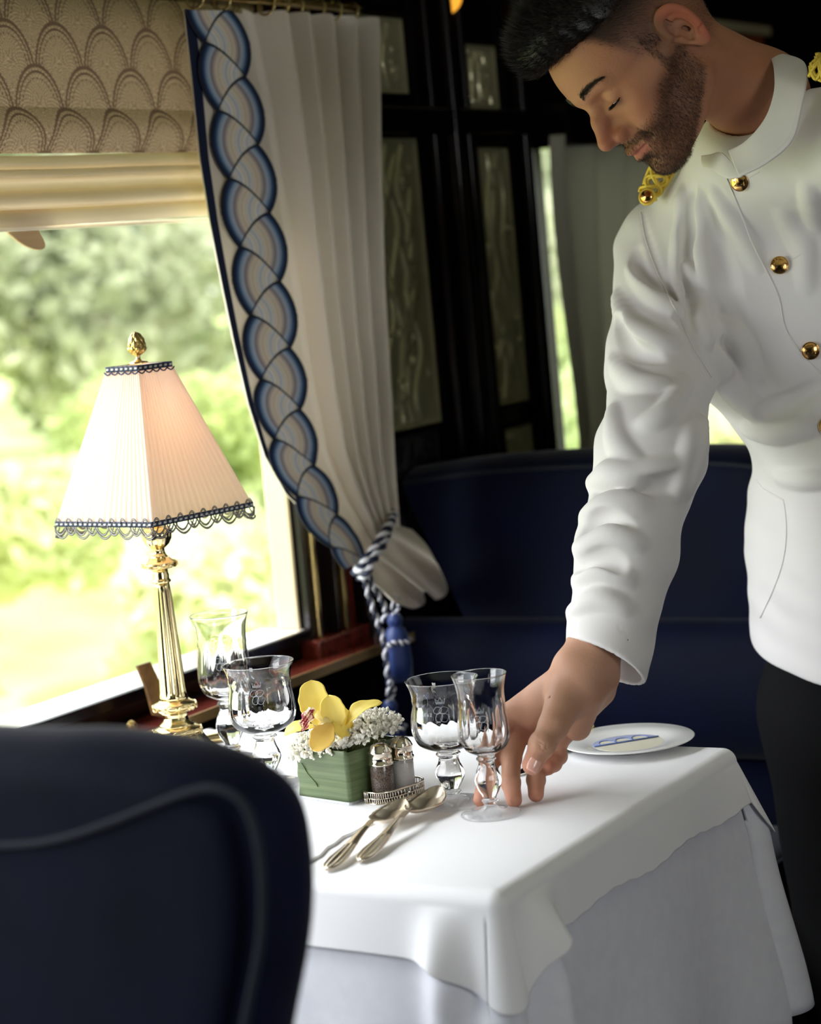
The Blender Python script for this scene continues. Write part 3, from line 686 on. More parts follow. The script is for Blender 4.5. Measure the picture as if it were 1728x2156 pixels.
# knife behind the hand, mostly hidden
a=np.array(tz(1093,1637,.002)); b=np.array(tz(1245,1548,.004)); d=b-a; s_=np.array([-d[1],d[0],0]);s_/=np.linalg.norm(s_)
kn=empty('table_knife',tuple(a),'silver table knife lying behind the hand and beside the plate','knife')
bl_=[a+d*t+s_*w_ for t,w_ in ((0,0),(.05,.006),(.2,.009),(.5,.009),(.5,-.004),(.2,-.005),(.03,-.003))]
MB().prism(bl_,(0,0,.0014)).build('blade',M['silver'],kn,False)
MB().tube(catmull([a+d*.5+(0,0,.002),a+d*.6+(0,0,.003),a+d*.9+(0,0,.005),a+d*1.0+(0,0,.005)],8),np.interp(np.linspace(0,1,25),[0,.2,.8,1],[.004,.005,.0085,.006]),12).build('handle',M['brass'],kn)['label']='gilt handle'
def spoon(name,pa,pb,label,tilt):
    a=np.array(pa,float); b=np.array(pb,float); d=b-a; L_=np.linalg.norm(d[:2]); e1=np.array([d[0],d[1],0])/L_; e2=np.array([-e1[1],e1[0],0])
    r=empty(name,tuple(a),label,'spoon','serving spoons on the cloth')
    ns,nw=90,15; A=np.zeros((ns,nw,3)); 
    ts=np.linspace(0,1,ns)
    for i,t in enumerate(ts):
        # width profile (handle tip -> neck -> bowl)
        w=np.interp(t,[0,.02,.06,.14,.24,.36,.52,.60,.64,.68,.74,.82,.90,.96,.99,1],[.001,.005,.0088,.0098,.0078,.0048,.0030,.0030,.0048,.0105,.0165,.0190,.0165,.0105,.0055,.0005])
        zc=np.interp(t,[0,.08,.25,.45,.58,.66,.8,.93,1],[.003,.004,.007,.013,.016,.012,.009,.010,.013])
        dp=np.interp(t,[0,.62,.68,.8,.92,1],[0,0,.004,.0085,.005,0])
        for j in range(nw):
            u=-1+2*j/(nw-1); z=zc-dp*(1-u*u)*1.0 + (.0012*(1-abs(u))*(t<.5) - .0010*math.cos(u*9)*(t<.3))
            A[i,j]=a+e1*L_*t+e2*w*u+np.array([0,0,z+tilt*max(0,t-.6)])
    o=MB().grid(A).build('spoon_body',M['spoon'],r)
    md=o.modifiers.new('t','SOLIDIFY'); md.thickness=.0014; md.offset=-1
    return r
spoon('dessert_spoon',tz(688,1840),tz(850,1714),'silver spoon nearer the camera, in front of the flower vase',.006)
spoon('dessert_spoon',tz(758,1822),tz(926,1692),'silver spoon farther right, its bowl by the goblet foot',.012)
# napkin edge left of the spoons
np_=[(470,1846),(560,1840),(592,1834),(626,1832),(648,1822),(676,1806),(690,1790),(706,1782),(722,1768),(742,1760),(764,1748),(786,1738),(776,1732),(700,1742),(600,1758),(470,1780)]
pts=[np.array(tz(x,y,.0005)) for x,y in np_]
tag(MB().prism(pts,(0,0,.0032)).build('folded_napkin',M['linen'],None,False,bevel=.0008),'flat white napkin with a wavy edge left of the spoons','napkin')

# ================================================================== SALT AND PEPPER
tc=np.array(tz(831,1679)); tdir=np.array([.017,.062,0]);tdir/=np.linalg.norm(tdir); tn=np.array([-tdir[1],tdir[0],0])
tr_=empty('cruet_tray',tuple(tc),'oval silver tray with pierced gallery under the shakers','tray')
def oval(a,rx,ry,z): return tc+tdir*rx*math.cos(a)+tn*ry*math.sin(a)+np.array([0,0,z])
# superellipse outline
def ov(a,k,z): 
    c_,s_=math.cos(a),math.sin(a); e=.75; return tc+tdir*(.034+k)*abs(c_)**e*np.sign(c_)+tn*(.0195+k)*abs(s_)**e*np.sign(s_)+np.array([0,0,z])
N_=96; an=np.linspace(0,2*np.pi,N_,endpoint=False)
MB().grid([[ov(a,k,z) for a in an] for k,z in ((-.019,.003),(-.004,.003),(-.0005,.003),(-.0005,.001),(-.019,.001))],closev=True).build('base',M['silver'],tr_)
g=MB()
for z,rr in ((.0015,.0009),(.0068,.0005),(.0132,.0010)): g.tube([ov(a,0.0004,z) for a in an],rr,6,closed=True)
for i in range(60):
    a=2*math.pi*i/60
    for z0,z1,o_ in ((.0015,.0068,0),(.0068,.0132,.5)): 
        a2=2*math.pi*(i+o_)/60; g.tube([ov(a2,.0004,z0),ov(a2,.0004,z1)],.00055,5)
g.build('pierced_gallery',M['silver'],tr_)
def shaker(name,off,fill,label,h=.052):
    c=tc+tdir*off+np.array([0,0,.0035]); r=empty(name,tuple(c),label,'shaker')
    MB().lathe([(.0,.0),(.0105,.0),(.0115,.001),(.0118,.003),(.0118,.036),(.0108,.038),(.0106,.038),(.0106,.003),(.0,.002)],c=c,n=40,mod=lambda th,r_,z:r_*(1-.02*np.abs(np.cos(4*th)))).build('glass_body',M['glass'],r)
    MB().lathe([(.0,.0022),(.0112,.0024),(.0112,.030),(.0100,.0312),(.0,.0315)],c=c,n=32).build('pepper' if fill=='pepper' else 'salt',M[fill],r)
    cp=MB().lathe([(.0118,.034),(.0128,.0345),(.0128,.0365),(.0118,.037),(.0118,.046),(.0124,.0465),(.0124,.048),(.0118,.0488),(.0112,.0505),(.0085,.0545),(.004,.0565),(.0,.057)],c=c,n=48).build('cap',M['silver'],r)
    hb=MB()
    for k in range(7):
        a=k*math.pi*2/6; rr=0 if k==6 else .005; hb.sphere((c[0]+rr*math.cos(a),c[1]+rr*math.sin(a),c[2]+(.0567 if k==6 else .0556)),.0008,8,6)
    hb.build('shaker_holes',M['darkglass'],cp)
shaker('pepper_shaker',-.0145,'pepper','glass pepper shaker with silver cap, nearer the spoons')
shaker('salt_shaker',.0145,'salt','glass salt shaker with silver cap, behind the pepper')

# ================================================================== VASE AND FLOWERS
v0=np.array(tz(738,1698)); ang=math.radians(-13)
ex=np.array([math.cos(ang+math.pi),math.sin(ang+math.pi),0]); ey=np.array([math.cos(ang+math.pi/2),math.sin(ang+math.pi/2),0])
S=.072; vc=v0+ex*S/2+ey*S/2
vs_=empty('flower_vase',tuple(vc),'square glass vase wrapped in a dark green leaf','vase')
def sq(h,z,rc=.004):
    out=[]
    for k in range(4):
        a0_=math.pi/4+k*math.pi/2
        cxs=[(1,1),(-1,1),(-1,-1),(1,-1)][k]
        for t in np.linspace(-math.pi/4,math.pi/4,6):
            a=a0_+t; out.append(vc+ex*(cxs[0]*(h-rc)+rc*math.cos(a))+ey*(cxs[1]*(h-rc)+rc*math.sin(a))+np.array([0,0,z]))
    return out
h=S/2
MB().grid([sq(h-.001,0),sq(h,.001),sq(h,.052),sq(h-.003,.052),sq(h-.003,.006)],closev=True).add(sq(h-.003,.006),[tuple(range(24))]).add(sq(h-.001,0),[tuple(range(24))[::-1]]).build('glass',M['vase'],vs_)
lw=[]
for z in np.linspace(.0045,.056,14):
    lw.append([p+np.array([0,0,.0012*math.sin(i*.9)*(z>.05)]) for i,p in enumerate(sq(h+.0012+.0004*math.sin(z*300),z))])
o=MB().grid(lw,closev=True).build('wrapped_leaf',M['leaf'],vs_); md=o.modifiers.new('t','SOLIDIFY'); md.thickness=.0008
# leaf tip pinned on the front
fa=lambda u,z,dd=.0022: vc-ey*(h+dd)+ex*u+np.array([0,0,z])
MB().prism([fa(.027,.040),fa(.020,.030),fa(.008,.020),fa(.0065,.0165),(fa(.012,.020)),fa(.022,.029)],-ey*.001).build('leaf_tip',M['leaf'],vs_,False)
# baby's breath
g=np.random.default_rng(12); gm=MB(); st=MB(); top=vc+np.array([0,0,.060])
ih=[];import itertools
t_=(1+5**.5)/2; iv=np.array([(-1,t_,0),(1,t_,0),(-1,-t_,0),(1,-t_,0),(0,-1,t_),(0,1,t_),(0,-1,-t_),(0,1,-t_),(t_,0,-1),(t_,0,1),(-t_,0,-1),(-t_,0,1)]);iv/=np.linalg.norm(iv[0])
if_=[(0,11,5),(0,5,1),(0,1,7),(0,7,10),(0,10,11),(1,5,9),(5,11,4),(11,10,2),(10,7,6),(7,1,8),(3,9,4),(3,4,2),(3,2,6),(3,6,8),(3,8,9),(4,9,5),(2,4,11),(6,2,10),(8,6,7),(9,8,1)]
rx=CR.copy(); rx[2]=0; rx/=np.linalg.norm(rx)
fx=np.array([CF[0],CF[1],0]);fx/=np.linalg.norm(fx)
for i in range(1000):
    d_=g.normal(0,1,3); d_/=np.linalg.norm(d_); d_[2]=abs(d_[2])*1.0-.28; rr=g.uniform(.72,1.02)
    u,v=d_[0]*rr,d_[1]*rr
    p=top+rx*(u*.062-.001)+fx*v*.044+np.array([0,0,.002+d_[2]*rr*.026+.015*max(u,0)-.010*max(-u,0)])
    if abs((p-vc)@ex)<h and abs((p-vc)@ey)<h and p[2]<top[2]-.002: p[2]=top[2]+g.uniform(-.002,.01)
    s_=g.uniform(.0016,.0036)
    for k in range(4):
        q_=p+g.normal(0,.0010,3); gm.add(q_+iv*s_*g.uniform(.45,.8)*(1+g.normal(0,.16,(12,1))),if_)
    if i%4==0:
        b_=top+rx*u*.02+fx*v*.015+np.array([0,0,-.02]); mid=(p+b_)/2+np.array([0,0,.004]); st.tube([b_,mid,p],.00035,4)
o=gm.build('baby_breath',M['gyp'],None,smooth=False); tag(o,'cloud of tiny white baby\'s breath blossoms filling the vase','flowers',kind='stuff')
st.build('stems',M['stem'],o)['kind']='stuff'
# orchid
def petal(name,base,tip,width,curl,up,parent,cup=.0,col=((250,232,126),(247,222,108)),twist=0,wave=.0,pw=3.2):
    base=np.array(base);tip=np.array(tip); d=tip-base; L_=np.linalg.norm(d); d/=L_; up=np.array(up,float); sd=np.cross(d,up); sd/=np.linalg.norm(sd); nn=np.cross(sd,d)
    n1,n2=26,17; A=np.zeros((n1,n2,3)); cc=np.zeros((n1,n2,3))
    for i in range(n1):
        t=i/(n1-1); w_=width*(min(1,(t+.02)/.45)**.7)*max(0,1-max(0,(t-.45)/.55)**pw)**.5*(1+.04*math.sin(t*23)*abs(u_:=1))
        for j in range(n2):
            u=-1+2*j/(n2-1); a=twist*t
            z=curl*L_*math.sin(math.pi*t)*.5+cup*w_*(u*u)+wave*math.sin(t*9+u*2)*abs(u)
            A[i,j]=base+d*L_*t+sd*w_*u*math.cos(a)+nn*(z+w_*u*math.sin(a)); 
            c1=np.array(srgb(*col[0]));c2=np.array(srgb(*col[1])); k_=.5+.5*math.sin(u*11); cc[i,j]=c1*(1-.25*k_)+c2*.25*k_
    o=MB().grid(A).build(name,M['petal'],parent,col=cc.reshape(-1,3)); md=o.modifiers.new('t','SOLIDIFY'); md.thickness=.0007; return o
def FP(x,y,d=0): return P(x,y,2.222+d)
oc=FP(680,1530)
orc=empty('orchid_flower',tuple(oc),'yellow orchid with a dark red spotted lip on the white blossoms','flower')
tow=-CF; UP=np.array([0,0,1.])
petal('petal',FP(668,1528,.004),FP(655,1432,.0),.0150,.10,tow,orc,cup=.25,wave=.0008)
petal('petal',FP(712,1535,-.004),FP(692,1464,-.016),.0125,.12,tow,orc,cup=.35)
petal('petal',FP(726,1528,.0),FP(804,1478,-.004),.0095,.35,tow*.6+UP,orc,cup=.3,wave=.001,pw=1.3)
petal('petal',FP(700,1524,-.012),FP(658,1580,-.022),.0125,.12,tow+UP*.3,orc,cup=.25,col=((244,212,112),(238,202,92)),pw=1.6)
petal('petal',FP(662,1530,0),FP(598,1546,.006),.0085,.25,tow*.6+UP,orc,cup=.3)
petal('petal',FP(742,1535,.004),FP(700,1520,-.01),.016,.1,tow+UP*.5,orc,cup=.3)
# column and lip
petal('column',FP(698,1525,-.008),FP(664,1500,-.012),.0062,.5,tow+UP,orc,cup=-.6,col=((250,232,150),(246,226,140)))
n1,n2=40,30;A=np.zeros((n1,n2,3));cc=np.zeros((n1,n2,3)); g=np.random.default_rng(3)
b0=FP(646,1512,-.024)
for i in range(n1):
    t=i/(n1-1)
    for j in range(n2):
        u=-1+2*j/(n2-1); w_=.0085*math.sin(math.pi*(t*.85+.12))
        q_=b0+(FP(630,1538,-.018)-FP(645,1494,-.014))*(t-.45)*1.15+(CR*.75+tow*.3)*w_*u+tow*.003*math.cos(u*2.5+t*4)+CR*.0012*math.sin(t*17)*abs(u)
        A[i,j]=q_; nz=math.sin(u*7+t*3)*math.sin(t*13+u*4)+g.normal(0,.35)
        cc[i,j]=srgb(140,18,44) if (nz>-.15 and .08<t) else srgb(252,226,196)
MB().grid(A).build('lip',M['petal'],orc,col=cc.reshape(-1,3))['label']='cream lip spotted dark red'

# ================================================================== LAMP
lc=np.array([-1.492,1.94,TZ+.0005]); lam=empty('table_lamp',tuple(lc),'brass table lamp with ivory pleated square shade and navy fringe','lamp')
B=M['lampbrass']
def flute(n,amp,z0,z1): return lambda th,r,z: r*(1-amp*np.abs(np.sin(th*n/2))*(z0<z<z1))
MB().lathe([(.058,0),(.060,.003),(.057,.006),(.052,.008),(.045,.014),(.036,.022),(.031,.030),(.029,.034)],c=lc,n=120,mod=flute(40,.08,.0075,.031)).build('foot',B,lam)
def ring(z,R,h,name='collar',ovals=14):
    o=MB().lathe([(R*.62,z-h*1.0),(R*.78,z-h*.8),(R*.92,z-h*.55),(R,z-h*.15),(R,z+h*.15),(R*.93,z+h*.5),(R*.75,z+h*.75),(R*.6,z+h*1.3)],c=lc,n=64).build(name,B,lam)
    e=MB()
    for k in range(ovals):
        a=2*np.pi*k/ovals; ct=np.array([lc[0]+R*.985*math.cos(a),lc[1]+R*.985*math.sin(a),lc[2]+z-h*.1]); tg=np.array([-math.sin(a),math.cos(a),0]); rad=np.array([math.cos(a),math.sin(a),0])
        t=np.linspace(0,2*np.pi,14,endpoint=False); w_=R*math.pi/ovals*.85
        e.tube([ct+tg*w_*math.cos(q_)+np.array([0,0,h*.42*math.sin(q_)])-rad*(w_*w_*math.cos(q_)**2/(2*R))+rad*.0006 for q_ in t],.0007,5,closed=True)
    e.build('beading',B,o)
ring(.039,.0275,.007)
MB().lathe([(.020,.044),(.0195,.047),(.015,.050),(.0135,.054),(.013,.057),(.0165,.060)],c=lc,n=48).build('lower_neck',B,lam)
ring(.0675,.0245,.007,ovals=12)
MB().lathe([(.0165,.074),(.0158,.078),(.0155,.080),(.0150,.084),(.0095,.196),(.0088,.203),(.0085,.208)],c=lc,n=144,mod=flute(16,.13,.082,.199)).build('fluted_column',B,lam)
MB().lathe([(.0088,.207),(.0105,.2085),(.0108,.210),(.0095,.2115),(.0088,.213),(.0092,.216),(.0082,.219),(.0085,.222)],c=lc,n=36).build('bead_ring',B,lam)
ring(.229,.0200,.006,ovals=10)
MB().lathe([(.0125,.234),(.0085,.239),(.0072,.242),(.0072,.246),(.0085,.247),(.0125,.251),(.0155,.257),(.0160,.263),(.0145,.268),(.0135,.270),(.012,.270)],c=lc,n=60,mod=lambda th,r,z:r*(1+.06*np.abs(np.sin(th*4))*(z>.2475))).build('tulip_socket',B,lam)
MB().sphere(lc+(0,0,.335),.022,20,14,(1,1,1.3)).build('bulb',mat('warm_bulb',srgb(255,220,170),.4,emis=(srgb(255,215,175),1.2)),lam)
MB().tube([lc+(0,0,.268),lc+(0,0,.312)],.006,12).build('candle_tube',B,lam)
zb_,zt_=.283,.452; Rb_,Rt_=.1090,.0335; sr=math.radians(37-90+ -1.5)
def shp(u,k,off=0,z=None):
    # u in 0..4 side parameter; k 0 bottom..1 top
    i=int(u)%4; f=u-int(u); R=(Rb_+(Rt_-Rb_)*k)+off
    a0_=sr+i*math.pi/2; a1=a0_+math.pi/2
    p=np.array([math.cos(a0_),math.sin(a0_)])*(1-f)+np.array([math.cos(a1),math.sin(a1)])*f
    return np.array([lc[0]+R*p[0],lc[1]+R*p[1],lc[2]+(zb_+(zt_-zb_)*k if z is None else z)])
n=4*20*8; A=[]
for k in np.linspace(0,1,30):
    r_=[]
    for j in range(n):
        u=4*j/n; f=u-int(u); pl_=.0013*(1-.45*k)*math.sin(f*2*math.pi*17+.6*math.sin(f*9))**1 + .0012*math.cos(f*2*math.pi)**8
        r_.append(shp(u,k,pl_))
    A.append(r_)
o=MB().grid(A,closev=True).build('lamp_shade',M['shade'],lam)
md=o.modifiers.new('t','SOLIDIFY'); md.thickness=.0008
def gimp(k,hh,nper,loops,name,Rx):
    mb=MB();cols=[]
    th_=[]
    for j in range(4*nper*6):
        u=4*j/(4*nper*6); th_.append(u)
    A=[];C=[]
    for zz_ in (-1,-.5,-.15,.15,.5,1):
        r_=[];c_=[]
        for j,u in enumerate(th_):
            bead=abs(math.sin(j*math.pi/6)); p=shp(u,k,.0022+.0012*bead); p=p+np.array([0,0,zz_*hh]); r_.append(p)
            c_.append(srgb(206,202,196) if (abs(zz_)<.3 and (j%6) in (2,3,4)) else srgb(26,38,66))
        A.append(r_);C.append(c_)
    o=MB().grid(A,closev=True).build(name,M['cordtrim'],lam,col=np.array(C).reshape(-1,3)); md=o.modifiers.new('t','SOLIDIFY'); md.thickness=.0015
    if loops:
        lm=MB();lcN=[]
        def loop(u0,u1,dn,upz,r):
            t=np.linspace(0,1,14); pts=[]
            for q_ in t:
                u=u0+(u1-u0)*q_; pts.append(shp(u%4,k,.0035)+np.array([0,0,-dn*math.sin(math.pi*q_)**.8+upz]))
            for off,cc_ in ((0,(186,178,168)),(.0009,(18,28,50)),(-.0009,(18,28,50))):
                n0=lm.n; lm.tube([p+np.array([0,0,off]) for p in pts],r*(.9 if off==0 else .75),5); lcN.append(np.tile(srgb(*cc_),(lm.n-n0,1)))
        m_=9
        for i in range(4):
            for j in range(m_):
                a=i+j/m_
                loop(a+.0,a+.125,.0085,-hh,.0006); 
                if j%2==0: loop(a-.02,a+.17,.0125,-hh,.0006)
                else: loop(a+.03,a+.09,.0058,-hh,.0006)
                # small loops above the braid
                loop(a+.02,a+.075,-.0042,hh*.6,.0005)
        lm.build('fringe_loops',M['cordtrim'],o,col=np.vstack(lcN))
    else:
        lm=MB();lcN=[]
        for i in range(4):
            for j in range(5):
                t=np.linspace(0,1,12); pts=[shp((i+(j+q_)/5)%4,k,.004)+np.array([0,0,-hh-.003*math.sin(math.pi*q_)]) for q_ in t]
                n0=lm.n; lm.tube(pts,.0008,5); lcN.append(np.tile(srgb(40,54,84),(lm.n-n0,1)))
        lm.build('scallops',M['cordtrim'],o,col=np.vstack(lcN))
gimp(.012,.0030,20,True,'bottom_braid',0)
gimp(.985,.0030,7,False,'top_braid',0)
z0=zt_
MB().lathe([(.0,z0+.000),(.011,z0+.001),(.0105,z0+.003),(.005,z0+.0045),(.0028,z0+.006),(.0026,z0+.0095),(.004,z0+.0115)],c=lc,n=30).build('finial_stem',B,lam)
pc_=MB()
pr=catmull([(.003,.010,0),(.0080,.0135,0),(.0100,.0185,0),(.0098,.024,0),(.0078,.030,0),(.0045,.0345,0),(.0005,.0365,0)],10)
pc_.lathe([(a,z0+b) for a,b,_ in pr],c=lc,n=96,mod=lambda th,r,z:r*(.84+.20*(np.abs(np.sin(th*4+(z-z0)*280))*np.abs(np.sin(th*4-(z-z0)*280)))**.5)*(1+.10*(z<z0+.019)*np.abs(np.cos(th*3))))
pc_.build('pinecone_finial',M['oldbrass'],lam)
pt=bpy.data.lights.new('bulb_glow','POINT'); pt.energy=.10; pt.color=(1,.72,.45); pt.shadow_soft_size=.03
po=bpy.data.objects.new('bulb_glow',pt); COL.objects.link(po); po.location=tuple(lc+np.array([0,0,.335+.04])); 
# card holder behind the lamp
cp=[onx(x,y,WX+.05) for x,y in ((284,1402),(312,1393),(334,1440),(346,1512),(318,1506),(302,1446))]
tag(MB().prism(cp,(.004,0,0)).build('card_holder',M['card'],None,False,bevel=.001),'brown card standing on the ledge behind the brass lamp column','card')
# left place setting seen just above the chair: gilt knife handle
a=np.array(tz(402,1578,.004)); b=np.array(tz(474,1560,.004)); kn=empty('butter_knife',tuple(a),'small gilt knife lying beside the back left wine glass','knife')
MB().tube(catmull([a,a*.5+b*.5+(0,0,.002),b],8),np.interp(np.linspace(0,1,17),[0,.3,1],[.003,.006,.008]),12).build('handle',M['brass'],kn)

# ================================================================== FOREGROUND CHAIR
CY=1.045
def chair_back(name,outline,y,th,mt,parent,pipe=None):
    pass
ch=empty('velvet_chair',(-1.2,.85,0),'navy velvet chair with rounded back in the left foreground','chair')
out=catmull([(-790,3150),(-800,2500),(-790,1850),(-760,1640),(-700,1585),(-500,1545),(-250,1545),(0,1556),(150,1556),(270,1570),(370,1592),(450,1628),(515,1680),(552,1750),(570,1850),(572,1960),(562,2060),(540,2180),(510,2330),(470,2500),(440,2800),(430,3150)],8)
O3=np.array([ony(x,y,CY) for x,y in out]); 
cen=np.array([-1.2,CY,.75])
def inset(O,k,dy): # shrink polyline toward interior by k metres
    T=np.gradient(O,axis=0);T[:,1]=0;T/=np.linalg.norm(T,axis=1)[:,None]; Nn=np.stack([T[:,2],0*T[:,0],-T[:,0]],1) # interior side
    s=np.sign(((cen-O)*Nn).sum(1)); Nn*=np.where(s==0,1,s)[:,None]; Q=O+Nn*np.asarray(k).reshape(-1,1); Q[:,1]+=dy; return Q
TH=.085
rows=[]
for t in np.linspace(0,np.pi,15):
    k=.030*(1-math.sin(t)); dy=TH/2*(1-math.cos(t)); rows.append(inset(O3,k,dy-.012))
# close back & front faces
def towards(Q,f): return Q+(np.array([-1.2,0,.75])*np.array([1,0,1])+np.array([0,1,0])*Q-Q)*f
back=[]
for f in (1,.75,.5,.3,.15,.05): 
    q_=towards(rows[0],f); back.append(q_)
front=[]
for f in (.05,.15,.3,.5,.75,1): 
    q_=towards(rows[-1],f); q_=q_.copy(); q_[:,1]+=.02*min(1,f*3); front.append(q_)
MB().grid(back+rows+front).build('backrest',M['velvet'],ch)
# piping seam on the back
sp=[(-640,2900),(-680,2300),(-640,1950),(-560,1840),(-400,1800),(-200,1795),(0,1782),(80,1776),(160,1758),(250,1726),(330,1694),(400,1668),(450,1660),(495,1676),(525,1715),(545,1790),(552,1880),(548,1980),(528,2090),(505,2200),(440,2500),(400,2900)]
S3=catmull([ony(x,y,CY-.013) for x,y in sp],8)
MB().tube(S3,.0028,8).build('piping',M['piping'],ch)
MB().box((-1.5,CY+.02,.36),(-.86,CY+.50,.47)).build('seat',M['velvet'],ch,True,bevel=.03)
for x in (-1.46,-.9):
    for y in (CY,CY+.46): MB().lathe([(.015,0),(.022,.36)],c=(x,y,0),n=16).build('leg',M['mahog'],ch)
# ================================================================== FAR SEAT
fs=empty('velvet_banquette',(-1.3,2.6,0),'royal blue velvet seat with high back across the table','seat')
FY=2.72
prof=[(-1.64,1.0),(-1.5,1.012),(-1.3,1.015),(-1.12,1.01),(-1.03,.985),(-.99,.93),(-.975,.85),(-.972,.6),(-.975,.42)]
Oq=catmull([(a,FY,b) for a,b in prof],8)
cen=np.array([-1.35,FY,.6])
rows=[]
for t in np.linspace(0,np.pi,13): rows.append(inset(Oq,.03*(1-math.sin(t)),.06*(1-math.cos(t))))
def tow2(Q,f,yo): 
    r=Q.copy(); r[:,0]+=(-1.38-Q[:,0])*f; r[:,2]+=(.5-Q[:,2])*f; r[:,1]+=yo; return r
fr=[tow2(rows[0],f,-.03*min(1,f*2.5)) for f in (1,.8,.6,.4,.25,.12,.05)]
bk=[tow2(rows[-1],f,0) for f in (.05,.3,.6,1)]
MB().grid(fr+rows+bk).build('backrest',M['seat'],fs)
MB().tube(inset(Oq,.02,.004)[::1],.004,8).build('piping',M['piping'],fs)
# lower lumbar cushion roll and seat
A=[]
for x in np.linspace(-1.63,-.985,20):
    A.append([(x,FY-.035-.055*math.sin(t)**.8*(1 if True else 0),.60+.19*(1-math.cos(t))/2-.0) for t in np.linspace(0,np.pi,16)])
MB().grid(A).build('lumbar_cushion',M['seat'],fs)
MB().box((-1.64,2.26,.36),(-1.01,2.68,.52)).build('seat',M['seat'],fs,True,bevel=.035)
MB().tube([(-1.008,2.28,.515),(-1.008,2.66,.515)],.004,8).build('piping',M['piping'],fs)
MB().box((-1.62,2.30,.0),(-1.02,2.78,.36)).build('plinth',M['mahog'],fs,False)
# ================================================================== IMPLICIT SURFACES
def s_cap(p,a,b,r1,r2):
    a=np.asarray(a,np.float32);b=np.asarray(b,np.float32);ba=b-a;pa=p-a
    h=np.clip((pa@ba)/(ba@ba+1e-12),0,1); return np.linalg.norm(pa-h[...,None]*ba,axis=-1)-(r1+(r2-r1)*h)
def s_ell(p,c,r,R=None):
    q=p-np.asarray(c,np.float32)
    if R is not None: q=q@np.asarray(R,np.float32)
    r=np.asarray(r,np.float32); k0=np.linalg.norm(q/r,axis=-1); k1=np.linalg.norm(q/(r*r),axis=-1)+1e-9
    return k0*(k0-1)/k1
def smin(a,b,k):
    h=np.clip(.5+.5*(b-a)/k,0,1); return b+(a-b)*h-k*h*(1-h)
def smax(a,b,k): return -smin(-a,-b,k)
def surfnet(f,lo,hi,h,bs=16):
    lo=np.array(lo,np.float32); n=np.ceil((np.array(hi)-lo)/h/bs).astype(int)*bs
    S=np.full(n+1,1.,np.float32)
    rad=h*bs*.5*1.8+.03
    off=np.stack(np.meshgrid(*[np.arange(bs+1)]*3,indexing='ij'),-1).astype(np.float32)*h
    cs=[];ids=[]
    nb=n//bs
    B=np.stack(np.meshgrid(*[np.arange(k) for k in nb],indexing='ij'),-1).reshape(-1,3)
    cen=lo+(B*bs+bs/2)*h; d=f(cen.astype(np.float32))
    for b_,dd in zip(B,d):
        i,j,k=b_*bs
        if abs(dd)>rad: S[i:i+bs+1,j:j+bs+1,k:k+bs+1]=np.where(np.abs(S[i:i+bs+1,j:j+bs+1,k:k+bs+1])==1.,np.sign(dd),S[i:i+bs+1,j:j+bs+1,k:k+bs+1]); continue
        S[i:i+bs+1,j:j+bs+1,k:k+bs+1]=f((lo+b_*bs*h+off).astype(np.float32))
    ins=S<0; c=np.zeros(np.array(S.shape)-1,np.int8)
    for dx in (0,1):
        for dy in (0,1):
            for dz in (0,1): c+=ins[dx:dx+c.shape[0],dy:dy+c.shape[1],dz:dz+c.shape[2]]
    act=(c>0)&(c<8); idx=-np.ones(act.shape,np.int64); I=np.argwhere(act); idx[act]=np.arange(len(I))
    acc=np.zeros((len(I),3));cnt=np.zeros(len(I))
    corners=[(0,0,0),(1,0,0),(0,1,0),(1,1,0),(0,0,1),(1,0,1),(0,1,1),(1,1,1)]
    for a in range(8):
        for b in range(a+1,8):
            ca,cb=np.array(corners[a]),np.array(corners[b])
            if np.abs(ca-cb).sum()!=1: continue
            sa=S[tuple((I+ca).T)];sb=S[tuple((I+cb).T)]; m=(sa<0)!=(sb<0)
            t=np.where(m,sa/(sa-sb+1e-20),0); acc[m]+=(ca+(cb-ca)*t[:,None])[m]; cnt[m]+=1
    V=lo+(I+acc/cnt[:,None])*h
    F=[]
    for ax in range(3):
        u,v=[(1,2),(2,0),(0,1)][ax]
        sl=[slice(1,-1)]*3; sl2=[slice(1,-1)]*3; sl[ax]=slice(0,-1); sl2[ax]=slice(1,None)
        s0=ins[tuple(sl)];s1=ins[tuple(sl2)]
        for sg in (0,1):
            m=(s0&~s1) if sg==0 else (~s0&s1)
            E=np.argwhere(m); o=np.ones(3,int); o[ax]=0; E=E+o
            eu=np.zeros(3,int);eu[u]=1;ev=np.zeros(3,int);ev[v]=1
            q=[idx[tuple((E-eu-ev).T)],idx[tuple((E-ev).T)],idx[tuple(E.T)],idx[tuple((E-eu).T)]]
            q=np.stack(q if sg==0 else q[::-1],1); F.append(q)
    F=np.concatenate(F); F=F[(F>=0).all(1)]
    # newton polish
    V=V.astype(np.float32)
    for _ in range(2):
        e=h*.4; g=np.stack([f(V+np.eye(3,dtype=np.float32)[k]*e)-f(V-np.eye(3,dtype=np.float32)[k]*e) for k in range(3)],1)/(2*e)
        g2=(g*g).sum(1)+1e-6; st=np.clip(f(V)/g2,-h*.6,h*.6); V=V-g*st[:,None]
    N=g/np.linalg.norm(g,axis=1)[:,None]
    return V.astype(float),F,N
def relax(V,F,it=1,lam=.5):
    n=len(V)
    for _ in range(it):
        A=np.zeros((n,3));c=np.zeros(n)
        for k in range(4):
            np.add.at(A,F[:,k],V[F[:,(k+1)%4]]);np.add.at(c,F[:,k],1)
            np.add.at(A,F[:,k],V[F[:,(k-1)%4]]);np.add.at(c,F[:,k],1)
        V=V+(A/np.maximum(c,1)[:,None]-V)*lam
    return V
